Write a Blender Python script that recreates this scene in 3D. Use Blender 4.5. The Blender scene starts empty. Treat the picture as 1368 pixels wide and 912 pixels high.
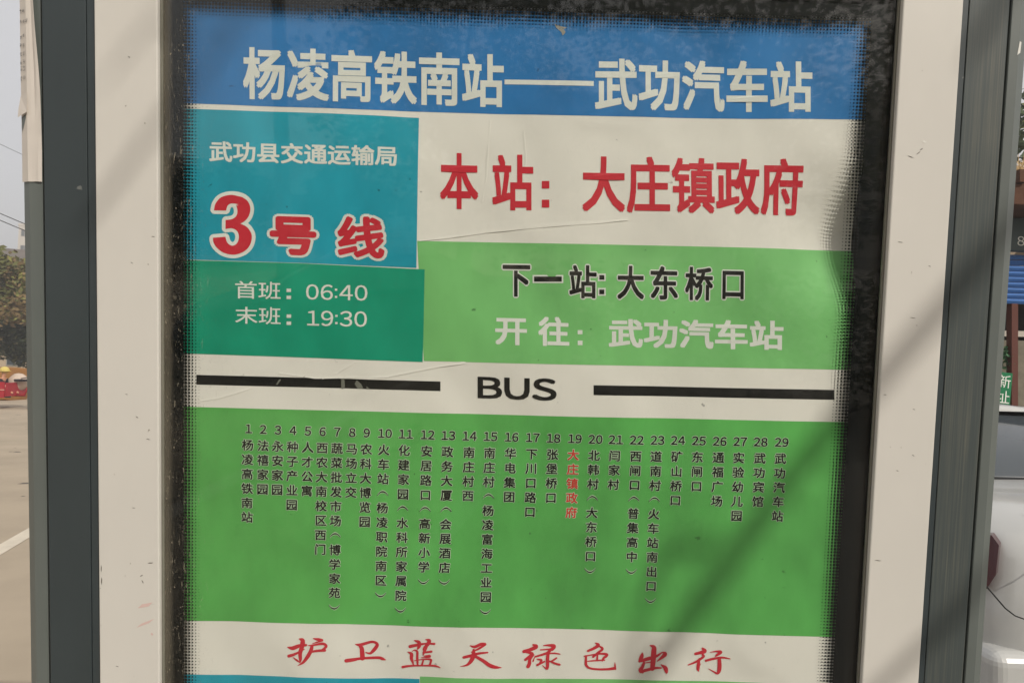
import bpy, bmesh, math, random
from mathutils import Vector, Matrix, noise
R = math.radians
random.seed(7)
scene = bpy.context.scene
COL = scene.collection

# ------------------------------------------------------------------ camera
F_PX, PW, PH = 988.0, 1368.0, 912.0          # focal length in photo pixels, photo size
DIST = 0.95                                   # camera to sign face, metres
EYE = 1.55
TILT = R(6.0)                                 # the sign leans a little towards the street
HC = (EYE + DIST * math.sin(TILT)) / math.cos(TILT)   # eye height in the sign's own frame
pitch, roll, yaw = 0.0652, 0.0282, 0.0045
fw = Vector((math.sin(yaw) * math.cos(pitch), math.cos(yaw) * math.cos(pitch), -math.sin(pitch)))
rt = Vector((math.cos(yaw), -math.sin(yaw), 0))
up = rt.cross(fw)
rt2 = rt * math.cos(roll) + up * math.sin(roll)
up2 = -rt * math.sin(roll) + up * math.cos(roll)
CAM_L = Vector((0, -DIST, HC))                # camera in the sign's frame (origin: foot of the sign, on the ground)
SIGN_M = Matrix.Rotation(TILT, 4, 'X')        # sign frame -> world
cam_local = Matrix(((rt2.x, up2.x, -fw.x, CAM_L.x), (rt2.y, up2.y, -fw.y, CAM_L.y), (rt2.z, up2.z, -fw.z, CAM_L.z), (0, 0, 0, 1)))
cam_data = bpy.data.cameras.new('camera')
cam_data.sensor_width = 36.0
cam_data.lens = F_PX / PW * 36.0
cam_data.clip_start = 0.02
cam_data.clip_end = 2000
cam = bpy.data.objects.new('camera', cam_data)
COL.objects.link(cam)
cam.matrix_world = SIGN_M @ cam_local
scene.camera = cam
CAM_W = (SIGN_M @ CAM_L.to_4d()).to_3d()

# ------------------------------------------------------------------ light
SUN_DIR_L = Vector((math.sin(R(40)), -math.cos(R(40)), math.tan(R(38)))).normalized()   # towards the sun, sign frame
SUN_DIR = (SIGN_M.to_3x3() @ SUN_DIR_L).normalized()
world = bpy.data.worlds.new('World')
scene.world = world
world.use_nodes = True
wn, wl = world.node_tree.nodes, world.node_tree.links
bg = wn['Background']
sky = wn.new('ShaderNodeTexSky')
sky.sky_type = 'NISHITA'
sky.sun_disc = False
sky.sun_elevation = math.asin(SUN_DIR.z)
sky.sun_rotation = math.atan2(SUN_DIR.x, SUN_DIR.y)
sky.air_density = 1.0
sky.dust_density = 6.0
sky.ozone_density = 1.0
hz = wn.new('ShaderNodeMix'); hz.data_type = 'RGBA'      # pale even haze over the clear sky
hz.inputs[0].default_value = 0.8
hz.inputs[7].default_value = (6.1, 5.95, 5.9, 1)
wl.new(sky.outputs[0], hz.inputs[6]); wl.new(hz.outputs[2], bg.inputs[0])
bg.inputs[1].default_value = 0.10
sun_d = bpy.data.lights.new('sun', 'SUN')
sun_d.energy = 2.2
sun_d.angle = R(0.55)
sun_d.color = (1.0, 0.95, 0.87)
sun = bpy.data.objects.new('sun', sun_d)
COL.objects.link(sun)
sun.rotation_euler = SUN_DIR.to_track_quat('Z', 'Y').to_euler()
scene.view_settings.view_transform = 'Standard'
scene.view_settings.look = 'None'
scene.view_settings.gamma = 1.0
scene.view_settings.use_curve_mapping = False
scene.view_settings.exposure = 0.42

# ------------------------------------------------------------------ materials
def srgb(r, g, b):
    f = lambda c: (c / 255 / 12.92) if c / 255 <= 0.04045 else ((c / 255 + 0.055) / 1.055) ** 2.4
    return (f(r), f(g), f(b), 1)

def mat(name, col, rough=0.5, spec=0.5, metal=0.0, var=0.0, vscale=5.0, stretch=(1, 1, 1), bump=0.0, bscale=60.0,
        speck=None, speck_scale=90.0, speck_cut=0.72, coords='Object', sheen=0.0):
    m = bpy.data.materials.new(name)
    m.use_nodes = True
    n, l = m.node_tree.nodes, m.node_tree.links
    p = n['Principled BSDF']
    p.inputs['Base Color'].default_value = col
    p.inputs['Roughness'].default_value = rough
    p.inputs['Specular IOR Level'].default_value = spec
    p.inputs['Metallic'].default_value = metal
    tc = n.new('ShaderNodeTexCoord')
    mp = n.new('ShaderNodeMapping')
    mp.inputs['Scale'].default_value = stretch
    l.new(tc.outputs[coords], mp.inputs[0])
    last = None
    if var > 0:
        nz = n.new('ShaderNodeTexNoise')
        nz.inputs['Scale'].default_value = vscale
        nz.inputs['Detail'].default_value = 6
        nz.inputs['Roughness'].default_value = 0.6
        l.new(mp.outputs[0], nz.inputs['Vector'])
        mr = n.new('ShaderNodeMapRange')
        mr.inputs[1].default_value = 0.3
        mr.inputs[2].default_value = 0.7
        mr.inputs[3].default_value = 1 - var
        mr.inputs[4].default_value = 1 + var
        l.new(nz.outputs[0], mr.inputs[0])
        vm = n.new('ShaderNodeVectorMath')
        vm.operation = 'SCALE'
        vm.inputs[0].default_value = col[:3]
        l.new(mr.outputs[0], vm.inputs['Scale'])
        last = vm.outputs[0]
    if speck:
        nz = n.new('ShaderNodeTexNoise')
        nz.inputs['Scale'].default_value = speck_scale
        nz.inputs['Detail'].default_value = 3
        l.new(tc.outputs[coords], nz.inputs['Vector'])
        mr = n.new('ShaderNodeMapRange')
        mr.inputs[1].default_value = speck_cut
        mr.inputs[2].default_value = speck_cut + 0.03
        l.new(nz.outputs[0], mr.inputs[0])
        mx = n.new('ShaderNodeMix')
        mx.data_type = 'RGBA'
        l.new(mr.outputs[0], mx.inputs[0])
        if last:
            l.new(last, mx.inputs[6])
        else:
            mx.inputs[6].default_value = col
        mx.inputs[7].default_value = speck
        last = mx.outputs[2]
    if last:
        l.new(last, p.inputs['Base Color'])
    if bump > 0:
        nz = n.new('ShaderNodeTexNoise')
        nz.inputs['Scale'].default_value = bscale
        nz.inputs['Detail'].default_value = 4
        l.new(mp.outputs[0], nz.inputs['Vector'])
        b = n.new('ShaderNodeBump')
        b.inputs['Strength'].default_value = bump
        b.inputs['Distance'].default_value = 0.002
        l.new(nz.outputs[0], b.inputs['Height'])
        l.new(b.outputs[0], p.inputs['Normal'])
    return m

def print_mat(name, col, var=0.05):
    m = mat(name, col, rough=0.55, spec=0.25, var=var, vscale=5.0, bump=0.30, bscale=14.0, stretch=(1.4, 1, 0.7),
            speck=tuple(c * 0.55 for c in col[:3]) + (1,), speck_scale=95.0, speck_cut=0.725)
    # crumples and soft creases of a sheet that has been rolled, pasted and rained on
    n, l = m.node_tree.nodes, m.node_tree.links
    p = n['Principled BSDF']
    tc = n.new('ShaderNodeTexCoord')
    old = p.inputs['Normal'].links[0].from_node
    prev = old
    for scale, stretch, dist, strength, typ in ((3.2, (1.6, 1, 0.55), 0.0075, 0.8, 'RIDGED_MULTIFRACTAL'), (9.0, (0.8, 1, 1.5), 0.0030, 0.7, 'RIDGED_MULTIFRACTAL')):
        mp = n.new('ShaderNodeMapping'); mp.inputs['Scale'].default_value = stretch; mp.inputs['Rotation'].default_value = (0, 0.25, 0)
        l.new(tc.outputs['Object'], mp.inputs[0])
        z = n.new('ShaderNodeTexNoise'); z.noise_type = typ; z.inputs['Scale'].default_value = scale; z.inputs['Detail'].default_value = 2.0; z.inputs['Distortion'].default_value = 0.4
        l.new(mp.outputs[0], z.inputs['Vector'])
        b = n.new('ShaderNodeBump'); b.inputs['Strength'].default_value = strength; b.inputs['Distance'].default_value = dist
        l.new(z.outputs[0], b.inputs['Height']); l.new(prev.outputs[0], b.inputs['Normal'])
        prev = b
    l.new(prev.outputs[0], p.inputs['Normal'])
    return m

M = {}
M['sheet_white'] = print_mat('sheet_white', srgb(236, 231, 222), 0.04)
M['print_blue'] = print_mat('print_blue', srgb(48, 122, 186), 0.18)
M['print_cyan'] = print_mat('print_cyan', srgb(34, 158, 180), 0.2)
M['print_teal'] = print_mat('print_teal', srgb(24, 156, 122), 0.18)
M['print_light_green'] = print_mat('print_light_green', srgb(126, 196, 118), 0.18)
M['print_green'] = print_mat('print_green', srgb(94, 177, 88), 0.24)
M['ink_white'] = mat('ink_white', srgb(228, 229, 221), 0.45, 0.3, var=0.03)
M['ink_red'] = mat('ink_red', srgb(206, 48, 62), 0.45, 0.3, var=0.04, vscale=20)
M['ink_black'] = mat('ink_black', srgb(28, 28, 26), 0.45, 0.3, var=0.1, vscale=20)
M['ink_small'] = mat('ink_small', srgb(24, 26, 22), 0.5, 0.3)
M['ink_small_red'] = mat('ink_small_red', srgb(205, 62, 50), 0.5, 0.3)
M['ink_halo'] = mat('ink_halo', srgb(190, 214, 180), 0.5, 0.3)
M['frame_white'] = mat('frame_white', srgb(211, 207, 198), 0.42, 0.4, var=0.04, vscale=6, stretch=(1, 1, 0.4), bump=0.08, bscale=40,
                       speck=srgb(150, 142, 128), speck_scale=150, speck_cut=0.745)
M['gasket'] = mat('gasket', srgb(120, 118, 106), 0.6, 0.3, var=0.1, vscale=30)
M['column_dark'] = mat('column_dark', srgb(56, 64, 66), 0.42, 0.45, var=0.10, vscale=9, stretch=(1, 1, 0.25), bump=0.05, bscale=80,
                       speck=srgb(110, 112, 108), speck_scale=60, speck_cut=0.76)
M['post_grey'] = mat('post_grey', srgb(100, 106, 102), 0.40, 0.5, var=0.10, vscale=12, stretch=(1, 1, 0.2), bump=0.05,
                     speck=srgb(150, 148, 138), speck_scale=55, speck_cut=0.76)
M['black_board'] = mat('black_board', srgb(30, 32, 31), 0.5, 0.4)
M['paper'] = mat('paper', srgb(216, 208, 198), 0.7, 0.2, var=0.05, vscale=14, bump=0.15, bscale=30)
M['paper_ink'] = mat('paper_ink', srgb(110, 108, 106), 0.7, 0.2)

def streak_mat():
    """dark paint with fine vertical brushed streaks and pale dust in them"""
    m = mat('column_streaked', srgb(74, 79, 76), 0.5, 0.4)
    n, l = m.node_tree.nodes, m.node_tree.links
    p = n['Principled BSDF']
    tc = n.new('ShaderNodeTexCoord')
    mp = n.new('ShaderNodeMapping')
    mp.inputs['Scale'].default_value = (420, 10, 5)
    l.new(tc.outputs['Object'], mp.inputs[0])
    nz = n.new('ShaderNodeTexNoise')
    nz.inputs['Scale'].default_value = 1.0
    nz.inputs['Detail'].default_value = 5
    l.new(mp.outputs[0], nz.inputs['Vector'])
    n2 = n.new('ShaderNodeTexNoise')
    n2.inputs['Scale'].default_value = 7.0
    n2.inputs['Detail'].default_value = 3
    l.new(tc.outputs['Object'], n2.inputs['Vector'])
    a = n.new('ShaderNodeMapRange')
    a.inputs[1].default_value = 0.45
    a.inputs[2].default_value = 0.75
    l.new(nz.outputs[0], a.inputs[0])
    b = n.new('ShaderNodeMapRange')
    b.inputs[1].default_value = 0.35
    b.inputs[2].default_value = 0.65
    b.inputs[3].default_value = 0.25
    l.new(n2.outputs[0], b.inputs[0])
    mu = n.new('ShaderNodeMath')
    mu.operation = 'MULTIPLY'
    l.new(a.outputs[0], mu.inputs[0])
    l.new(b.outputs[0], mu.inputs[1])
    mx = n.new('ShaderNodeMix')
    mx.data_type = 'RGBA'
    mx.inputs[6].default_value = srgb(70, 77, 76)
    mx.inputs[7].default_value = srgb(102, 102, 92)
    l.new(mu.outputs[0], mx.inputs[0])
    l.new(mx.outputs[2], p.inputs['Base Color'])
    bp = n.new('ShaderNodeBump')
    bp.inputs['Strength'].default_value = 0.12
    bp.inputs['Distance'].default_value = 0.0006
    l.new(nz.outputs[0], bp.inputs['Height'])
    l.new(bp.outputs[0], p.inputs['Normal'])
    return m
M['column_streaked'] = streak_mat()

# ------------------------------------------------------------------ object helpers
def link(name, me, parent=None):
    o = bpy.data.objects.new(name, me)
    COL.objects.link(o)
    if parent:
        o.parent = parent
    return o

def tag(o, label=None, cat=None, group=None, kind=None):
    if label: o['label'] = label
    if cat: o['category'] = cat
    if group: o['group'] = group
    if kind: o['kind'] = kind
    return o

def empty(name, loc=(0, 0, 0), rz=0.0):
    o = bpy.data.objects.new(name, None)
    COL.objects.link(o)
    o.location = loc
    o.rotation_euler = (0, 0, rz)
    return o

def mesh(name, verts, faces, mats, parent=None, smooth=False, midx=None):
    me = bpy.data.meshes.new(name)
    me.from_pydata([tuple(v) for v in verts], [], [tuple(f) for f in faces])
    for m_ in (mats if isinstance(mats, (list, tuple)) else [mats]):
        me.materials.append(m_)
    if midx:
        for p_, i_ in zip(me.polygons, midx):
            p_.material_index = i_
    if smooth:
        for p_ in me.polygons:
            p_.use_smooth = True
    me.update()
    return link(name, me, parent)

def bm_obj(name, bm, mats, parent=None, smooth=False):
    me = bpy.data.meshes.new(name)
    bm.to_mesh(me)
    bm.free()
    for m_ in (mats if isinstance(mats, (list, tuple)) else [mats]):
        me.materials.append(m_)
    if smooth:
        for p_ in me.polygons:
            p_.use_smooth = True
    return link(name, me, parent)

def add_box(bm, c0, c1, bevel=0.0, segs=1):
    vs = [bm.verts.new((x, y, z)) for x in (c0[0], c1[0]) for y in (c0[1], c1[1]) for z in (c0[2], c1[2])]
    fs = [bm.faces.new([vs[i] for i in f]) for f in ((0, 1, 3, 2), (4, 6, 7, 5), (0, 4, 5, 1), (2, 3, 7, 6), (0, 2, 6, 4), (1, 5, 7, 3))]
    bmesh.ops.recalc_face_normals(bm, faces=fs)
    if bevel > 0:
        es = list({e for f in fs for e in f.edges})
        bmesh.ops.bevel(bm, geom=es, offset=bevel, segments=segs, affect='EDGES', profile=0.5)
    return fs

def box(name, c0, c1, m_, parent=None, bevel=0.0, segs=1):
    bm = bmesh.new()
    lo = [min(a, b) for a, b in zip(c0, c1)]
    hi = [max(a, b) for a, b in zip(c0, c1)]
    add_box(bm, lo, hi, bevel, segs)
    return bm_obj(name, bm, m_, parent)

def tube(name, pts, radii, m_, parent=None, n=8, caps=True, kind=None):
    pts = [Vector(p) for p in pts]
    if not isinstance(radii, (list, tuple)):
        radii = [radii] * len(pts)
    verts, faces = [], []
    t0 = (pts[1] - pts[0]).normalized()
    a = t0.orthogonal().normalized()
    for i, p in enumerate(pts):
        t = (pts[min(i + 1, len(pts) - 1)] - pts[max(i - 1, 0)]).normalized()
        a = (a - t * a.dot(t)).normalized()
        b = t.cross(a)
        for k in range(n):
            w = 2 * math.pi * k / n
            verts.append(p + (a * math.cos(w) + b * math.sin(w)) * radii[i])
    for i in range(len(pts) - 1):
        for k in range(n):
            faces.append((i * n + k, i * n + (k + 1) % n, (i + 1) * n + (k + 1) % n, (i + 1) * n + k))
    if caps:
        faces.append(tuple(range(n))[::-1])
        faces.append(tuple((len(pts) - 1) * n + k for k in range(n)))
    return mesh(name, verts, faces, m_, parent, smooth=True)

# ------------------------------------------------------------------ the sign: measuring helper
def P(px, py, Y=0.0055):
    """photo pixel -> point (x, z) on the sign's plane y=Y, in the sign's own frame"""
    d = fw + rt2 * ((px - PW / 2) / F_PX) + up2 * (-(py - PH / 2) / F_PX)
    t = (Y - CAM_L.y) / d.y
    q = CAM_L + d * t
    return q.x, q.z

sign = empty('bus_stop_sign')
sign.rotation_euler = (TILT, 0, 0)
tag(sign, 'grey and white framed bus stop sign board with green and blue route poster', 'bus stop sign')

ZB, ZT = 0.0, HC + 0.75            # posts
ZF0, ZF1 = HC - 1.10, HC + 0.56    # white frame
xs = {}
FY = -0.010                        # front of the white frame
xs['fl0'] = P(129.3, 456, FY)[0]; xs['fl1'] = P(211.5, 456, FY)[0]
xs['fr0'] = P(1179.5, 456, FY)[0]; xs['fr1'] = P(1257.5, 456, FY)[0]
CY = -0.006
xs['cl0'] = P(61.5, 456, CY)[0]; xs['cl1'] = P(118.5, 456, CY)[0]
xs['cr0'] = P(1265.5, 456, CY)[0]; xs['cr1'] = P(1317.5, 456, CY)[0]
# white frame rails with a bevelled outer edge
GT = P(700, -24, 0.0)[1]           # top of the glass opening (above the picture)
GB = ZF0 + 0.09
box('frame_rail', (xs['fl0'], FY, ZF0), (xs['fl1'], 0.05, ZF1), M['frame_white'], sign, 0.0016, 2)
box('frame_rail', (xs['fr0'], FY, ZF0), (xs['fr1'], 0.05, ZF1), M['frame_white'], sign, 0.0016, 2)
box('frame_rail', (xs['fl1'] + 0.0005, FY + 0.001, GT), (xs['fr0'] - 0.0005, 0.05, ZF1 - 0.001), M['frame_white'], sign, 0.0012, 2)
box('frame_rail', (xs['fl1'] + 0.0005, FY + 0.001, ZF0 + 0.001), (xs['fr0'] - 0.0005, 0.05, GB), M['frame_white'], sign, 0.0012, 2)
# rubber gasket along the opening
for (a, b) in ((xs['fl1'] + 0.0004, xs['fl1'] + 0.003), (xs['fr0'] - 0.003, xs['fr0'] - 0.0004)):
    box('gasket', (a, -0.0035, GB), (b, -0.0002, GT), M['gasket'], sign, 0.0006)
# dark aluminium columns beside the frame: a wide face and a narrow strip with a groove between
box('side_strip', (xs['cl1'] + 0.0007, CY + 0.0005, ZF0 - 0.15), (xs['fl0'] - 0.0003, 0.045, ZF1 + 0.05), M['column_dark'], sign, 0.0006)
box('side_panel', (xs['cl0'], CY, ZF0 - 0.15), (xs['cl1'], 0.046, ZF1 + 0.05), M['column_dark'], sign, 0.0009, 2)
box('side_strip', (xs['fr1'] + 0.0003, CY + 0.0005, ZF0 - 0.15), (xs['cr0'] - 0.0007, 0.045, ZF1 + 0.05), M['column_dark'], sign, 0.0006)
box('side_panel', (xs['cr0'], CY, ZF0 - 0.15), (xs['cr1'], 0.046, ZF1 + 0.05), M['column_streaked'], sign, 0.0009, 2)

def post(front_in, front_out, chamfer_out, Y, side):
    """chamfered post: side=-1 left, +1 right; profile extruded from the ground up"""
    xi, xo, xc = front_in, front_out, chamfer_out
    cy = Y + abs(xc - xo) * 0.6
    back = 0.075
    prof = [(xi, Y + 0.001), (xi + side * 0.001, Y), (xo, Y), (xc, cy), (xc, back - 0.008), (xo, back), (xi, back)]
    zs = (ZB, ZT)
    verts = [(x, y, z) for z in zs for x, y in prof]
    k = len(prof)
    faces = [(i, (i + 1) % k, k + (i + 1) % k, k + i) for i in range(k)] + [tuple(range(k))[::-1], tuple(range(k, 2 * k))]
    o = mesh('post', verts, faces, M['post_grey'], sign)
    bm = bmesh.new(); bm.from_mesh(o.data)
    bmesh.ops.recalc_face_normals(bm, faces=bm.faces)
    bm.to_mesh(o.data); bm.free()
    return o
PLY = 0.004
pl_in, pl_out, pl_ch = P(60.6, 456, PLY)[0], P(42.5, 456, PLY)[0], P(34.5, 456, PLY + 0.0055)[0]
post(pl_in, pl_out, pl_ch, PLY, -1)
PRY = -0.002
pr_in, pr_out = P(1320.5, 456, PRY)[0], P(1333.5, 456, PRY)[0]
pr_ch = P(1342.5, 456, PRY + 0.006)[0]
post(pr_in, pr_out, pr_ch, PRY, 1)
# foot plates and lightbox back, top beam
for a, b in ((pl_ch - 0.04, pl_in + 0.04), (pr_in - 0.04, pr_ch + 0.04)):
    box('foot_plate', (a, -0.05, 0.012), (b, 0.12, 0.024), M['post_grey'], sign, 0.002)
box('back_panel', (xs['cl0'] + 0.002, 0.05, ZF0 - 0.148), (xs['cr1'] - 0.002, 0.072, ZF1 + 0.048), M['column_dark'], sign)
box('top_beam', (xs['cl0'] + 0.001, CY + 0.002, ZF1 + 0.052), (xs['cr1'] - 0.001, 0.07, ZF1 + 0.11), M['column_dark'], sign, 0.002)

# black frit print on the back of the glass: solid border, then dots that shrink inwards
XL_S, XR_S = P(241.8, 456, 0.005)[0], P(1140.0, 456, 0.005)[0]     # inner edge of the solid border (left, right)
ZT_S = P(700, 11.5, 0.005)[1]
ZB_S = GB + 0.06
PITCH = 4.42 * (DIST + 0.005) / F_PX
def frit_material():
    m = bpy.data.materials.new('frit_print')
    m.use_nodes = True
    n, l = m.node_tree.nodes, m.node_tree.links
    n.clear()
    out = n.new('ShaderNodeOutputMaterial')
    p = n.new('ShaderNodeBsdfPrincipled')
    p.inputs['Base Color'].default_value = srgb(10, 14, 15)
    p.inputs['Roughness'].default_value = 0.35
    p.inputs['Specular IOR Level'].default_value = 0.15
    tr = n.new('ShaderNodeBsdfTransparent')
    mx = n.new('ShaderNodeMixShader')
    l.new(tr.outputs[0], mx.inputs[1]); l.new(p.outputs[0], mx.inputs[2]); l.new(mx.outputs[0], out.inputs[0])
    tc = n.new('ShaderNodeTexCoord')
    sp = n.new('ShaderNodeSeparateXYZ')
    l.new(tc.outputs['Object'], sp.inputs[0])
    def math_(op, a, b=None, c=None):
        k = n.new('ShaderNodeMath'); k.operation = op
        for i, v in enumerate((a, b, c)):
            if v is None: continue
            if isinstance(v, (int, float)): k.inputs[i].default_value = v
            else: l.new(v, k.inputs[i])
        return k.outputs[0]
    X, Z = sp.outputs[0], sp.outputs[2]
    cell = []
    for c, o0 in ((X, XL_S), (Z, ZT_S)):
        u = math_('DIVIDE', math_('SUBTRACT', c, o0), PITCH)
        fr = math_('FRACT', math_('ADD', u, 1000.0))
        cell.append(math_('SUBTRACT', fr, 0.5))
    # distance of this cell from the solid border, in cells
    dl = math_('DIVIDE', math_('SUBTRACT', X, XL_S), PITCH)
    dr = math_('DIVIDE', math_('SUBTRACT', XR_S, X), PITCH)
    dt = math_('DIVIDE', math_('SUBTRACT', ZT_S, Z), PITCH)
    db = math_('DIVIDE', math_('SUBTRACT', Z, ZB_S), PITCH)
    d = math_('MINIMUM', math_('MINIMUM', dl, dr), math_('MINIMUM', dt, db))
    dc = math_('ADD', math_('FLOOR', d), 0.5)
    # radius: 0.56 next to the border, 0.5, 0.42, 0.33, 0.19, 0.11 then none
    mr = n.new('ShaderNodeMapRange')
    mr.inputs[1].default_value = 0.5; mr.inputs[2].default_value = 5.5
    mr.inputs[3].default_value = 0.54; mr.inputs[4].default_value = 0.10
    l.new(dc, mr.inputs[0])
    rad = mr.outputs[0]
    r = math_('SQRT', math_('ADD', math_('POWER', cell[0], 2.0), math_('POWER', cell[1], 2.0)))
    dot = math_('MULTIPLY', math_('LESS_THAN', r, rad), math_('LESS_THAN', dc, 6.0))
    solid = math_('LESS_THAN', d, 0.0)
    l.new(math_('MAXIMUM', dot, solid), mx.inputs[0])
    return m
M['frit'] = frit_material()
g0, g1 = xs['fl1'] + 0.001, xs['fr0'] - 0.001
mesh('printed_border', [(g0, 0.0046, GB), (g1, 0.0046, GB), (g1, 0.0046, GT), (g0, 0.0046, GT)], [(0, 1, 2, 3)], M['frit'], sign)

def glass_material():
    m = bpy.data.materials.new('cover_glass')
    m.use_nodes = True
    n, l = m.node_tree.nodes, m.node_tree.links
    n.clear()
    out = n.new('ShaderNodeOutputMaterial')
    tr = n.new('ShaderNodeBsdfTransparent'); tr.inputs[0].default_value = (0.97, 0.98, 0.97, 1)
    gl = n.new('ShaderNodeBsdfGlossy'); gl.inputs['Roughness'].default_value = 0.025
    mx = n.new('ShaderNodeMixShader')
    lw = n.new('ShaderNodeLayerWeight'); lw.inputs[0].default_value = 0.5
    pw = n.new('ShaderNodeMath'); pw.operation = 'POWER'; pw.inputs[1].default_value = 5
    l.new(lw.outputs['Facing'], pw.inputs[0])
    ma = n.new('ShaderNodeMath'); ma.operation = 'MULTIPLY_ADD'; ma.inputs[1].default_value = 0.96; ma.inputs[2].default_value = 0.034
    l.new(pw.outputs[0], ma.inputs[0])
    l.new(ma.outputs[0], mx.inputs[0]); l.new(tr.outputs[0], mx.inputs[1]); l.new(gl.outputs[0], mx.inputs[2])
    # dust: scratches and specks over the pane, a brown dirt band along its left edge
    df = n.new('ShaderNodeBsdfDiffuse'); df.inputs[0].default_value = srgb(176, 166, 146)
    m2 = n.new('ShaderNodeMixShader')
    tc = n.new('ShaderNodeTexCoord')
    def noise_(scale, det, stretch=(1, 1, 1), rot=0):
        mp = n.new('ShaderNodeMapping'); mp.inputs['Scale'].default_value = stretch; mp.inputs['Rotation'].default_value = (0, rot, 0)
        l.new(tc.outputs['Object'], mp.inputs[0])
        z = n.new('ShaderNodeTexNoise'); z.inputs['Scale'].default_value = scale; z.inputs['Detail'].default_value = det
        l.new(mp.outputs[0], z.inputs['Vector'])
        return z.outputs[0]
    def ramp(v, a, b, c=0.0, d=1.0):
        r_ = n.new('ShaderNodeMapRange'); r_.inputs[1].default_value = a; r_.inputs[2].default_value = b; r_.inputs[3].default_value = c; r_.inputs[4].default_value = d
        l.new(v, r_.inputs[0]); return r_.outputs[0]
    def m_(op, a, b):
        k = n.new('ShaderNodeMath'); k.operation = op
        for i, v in enumerate((a, b)):
            if isinstance(v, (int, float)): k.inputs[i].default_value = v
            else: l.new(v, k.inputs[i])
        return k.outputs[0]
    sp = n.new('ShaderNodeSeparateXYZ'); l.new(tc.outputs['Object'], sp.inputs[0])
    left = ramp(sp.outputs[0], g0 + 0.003, g0 + 0.013, 1.0, 0.0)
    right = ramp(sp.outputs[0], g1 - 0.022, g1 - 0.004, 0.0, 0.06)
    near = ramp(sp.outputs[0], g0 + 0.0, g0 + 0.07, 1.0, 0.04)
    specks = m_('MULTIPLY', ramp(noise_(230, 2, (1.6, 1, 0.8), 0.5), 0.665, 0.71), 0.6)
    specks = m_('MULTIPLY', specks, near)
    hair = m_('MULTIPLY', ramp(noise_(130, 2, (2.8, 1, 0.5), -0.7), 0.68, 0.72), 0.5)
    hair = m_('MULTIPLY', hair, near)
    band = m_('MULTIPLY', m_('ADD', left, right), ramp(noise_(45, 5, (1, 1, 0.25)), 0.25, 0.7, 0.35, 0.95))
    band = m_('MULTIPLY', band, 0.24)
    film = ramp(noise_(4, 4), 0.3, 0.7, 0.0, 0.003)
    dust = m_('ADD', m_('MAXIMUM', m_('MAXIMUM', specks, hair), band), film)
    l.new(dust, m2.inputs[0]); l.new(mx.outputs[0], m2.inputs[1]); l.new(df.outputs[0], m2.inputs[2])
    l.new(m2.outputs[0], out.inputs[0])
    return m
M['glass'] = glass_material()
box('glass_pane', (g0, 0.0, GB), (g1, 0.004, GT), M['glass'], sign)

# ------------------------------------------------------------------ poster
PY = 0.0060
def smooth(a, b, t):
    t = max(0.0, min(1.0, (t - a) / (b - a)))
    return t * t * (3 - 2 * t)
BZ0, BZ1, BZ2 = P(1120, 195)[1], P(1115, 318)[1], P(1110, 430)[1]
XRE = P(1160, 160)[0]; XLE = P(243, 300)[0]
Z_TOP = P(700, 160)[1]
def w(x, z):
    """how far the sheet lies behind the glass (m)"""
    h = 0.0022 * (noise.noise(Vector((x * 5, z * 2.2, 1.7))) + 0.5)
    e = 0.35 + 0.65 * smooth(XLE + 0.01, XLE + 0.09, x)
    h += e * 0.0042 * (noise.noise(Vector((x * 9 + z * 5, z * 6, 4.2))) + 0.35)
    h += e * 0.0010 * noise.noise(Vector((x * 22 + z * 12, z * 15, 9.1)))
    # folds running down from the top edge
    top = smooth(Z_TOP - 0.10, Z_TOP + 0.12, z)
    h += 0.0015 * top * (0.5 + noise.noise(Vector((x * 17, z * 1.2, 20.0))))
    # horizontal slack waves in the lower green field
    low = smooth(HC - 0.10, HC - 0.25, z)
    h += 0.0009 * low * noise.noise(Vector((x * 4 + z * 6, z * 17, 31.0)))
    # belly away from the glass at the right edge
    b = smooth(XRE - 0.13, XRE - 0.02, x)
    v = smooth(BZ0, BZ1, z) if z > BZ1 else 1 - smooth(BZ1, BZ2, z)
    h += 0.024 * b * max(0.0, v)
    return max(0.0, h)

def quad_pts(q, Y=PY):
    return [P(px, py, Y) for px, py in q]

def sheet(name, top, bottom, m_, layer, parent, step=0.006, thick=0.0):
    """a piece of printed film between two pixel polylines (top and bottom edges, left to right)"""
    tp = [P(*p) for p in top]; bt = [P(*p) for p in bottom]
    def ev(pl, t):
        L = [0.0]
        for a, b in zip(pl, pl[1:]): L.append(L[-1] + math.hypot(b[0] - a[0], b[1] - a[1]))
        s = t * L[-1]
        for i in range(len(pl) - 1):
            if s <= L[i + 1] + 1e-9:
                f = (s - L[i]) / max(1e-9, L[i + 1] - L[i])
                return (pl[i][0] + (pl[i + 1][0] - pl[i][0]) * f, pl[i][1] + (pl[i + 1][1] - pl[i][1]) * f)
        return pl[-1]
    wdt = abs(tp[-1][0] - tp[0][0]); hgt = max(abs(tp[0][1] - bt[0][1]), abs(tp[-1][1] - bt[-1][1]))
    nx, nz = max(2, int(wdt / step)), max(1, int(hgt / step))
    verts, faces = [], []
    for j in range(nz + 1):
        for i in range(nx + 1):
            a, b = ev(tp, i / nx), ev(bt, i / nx)
            f = j / nz
            x, z = a[0] + (b[0] - a[0]) * f, a[1] + (b[1] - a[1]) * f
            verts.append((x, PY + w(x, z) - layer, z))
    for j in range(nz):
        for i in range(nx):
            k = j * (nx + 1) + i
            faces.append((k, k + nx + 1, k + nx + 2, k + 1))
    return mesh(name, verts, faces, m_, parent, smooth=True)

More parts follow.
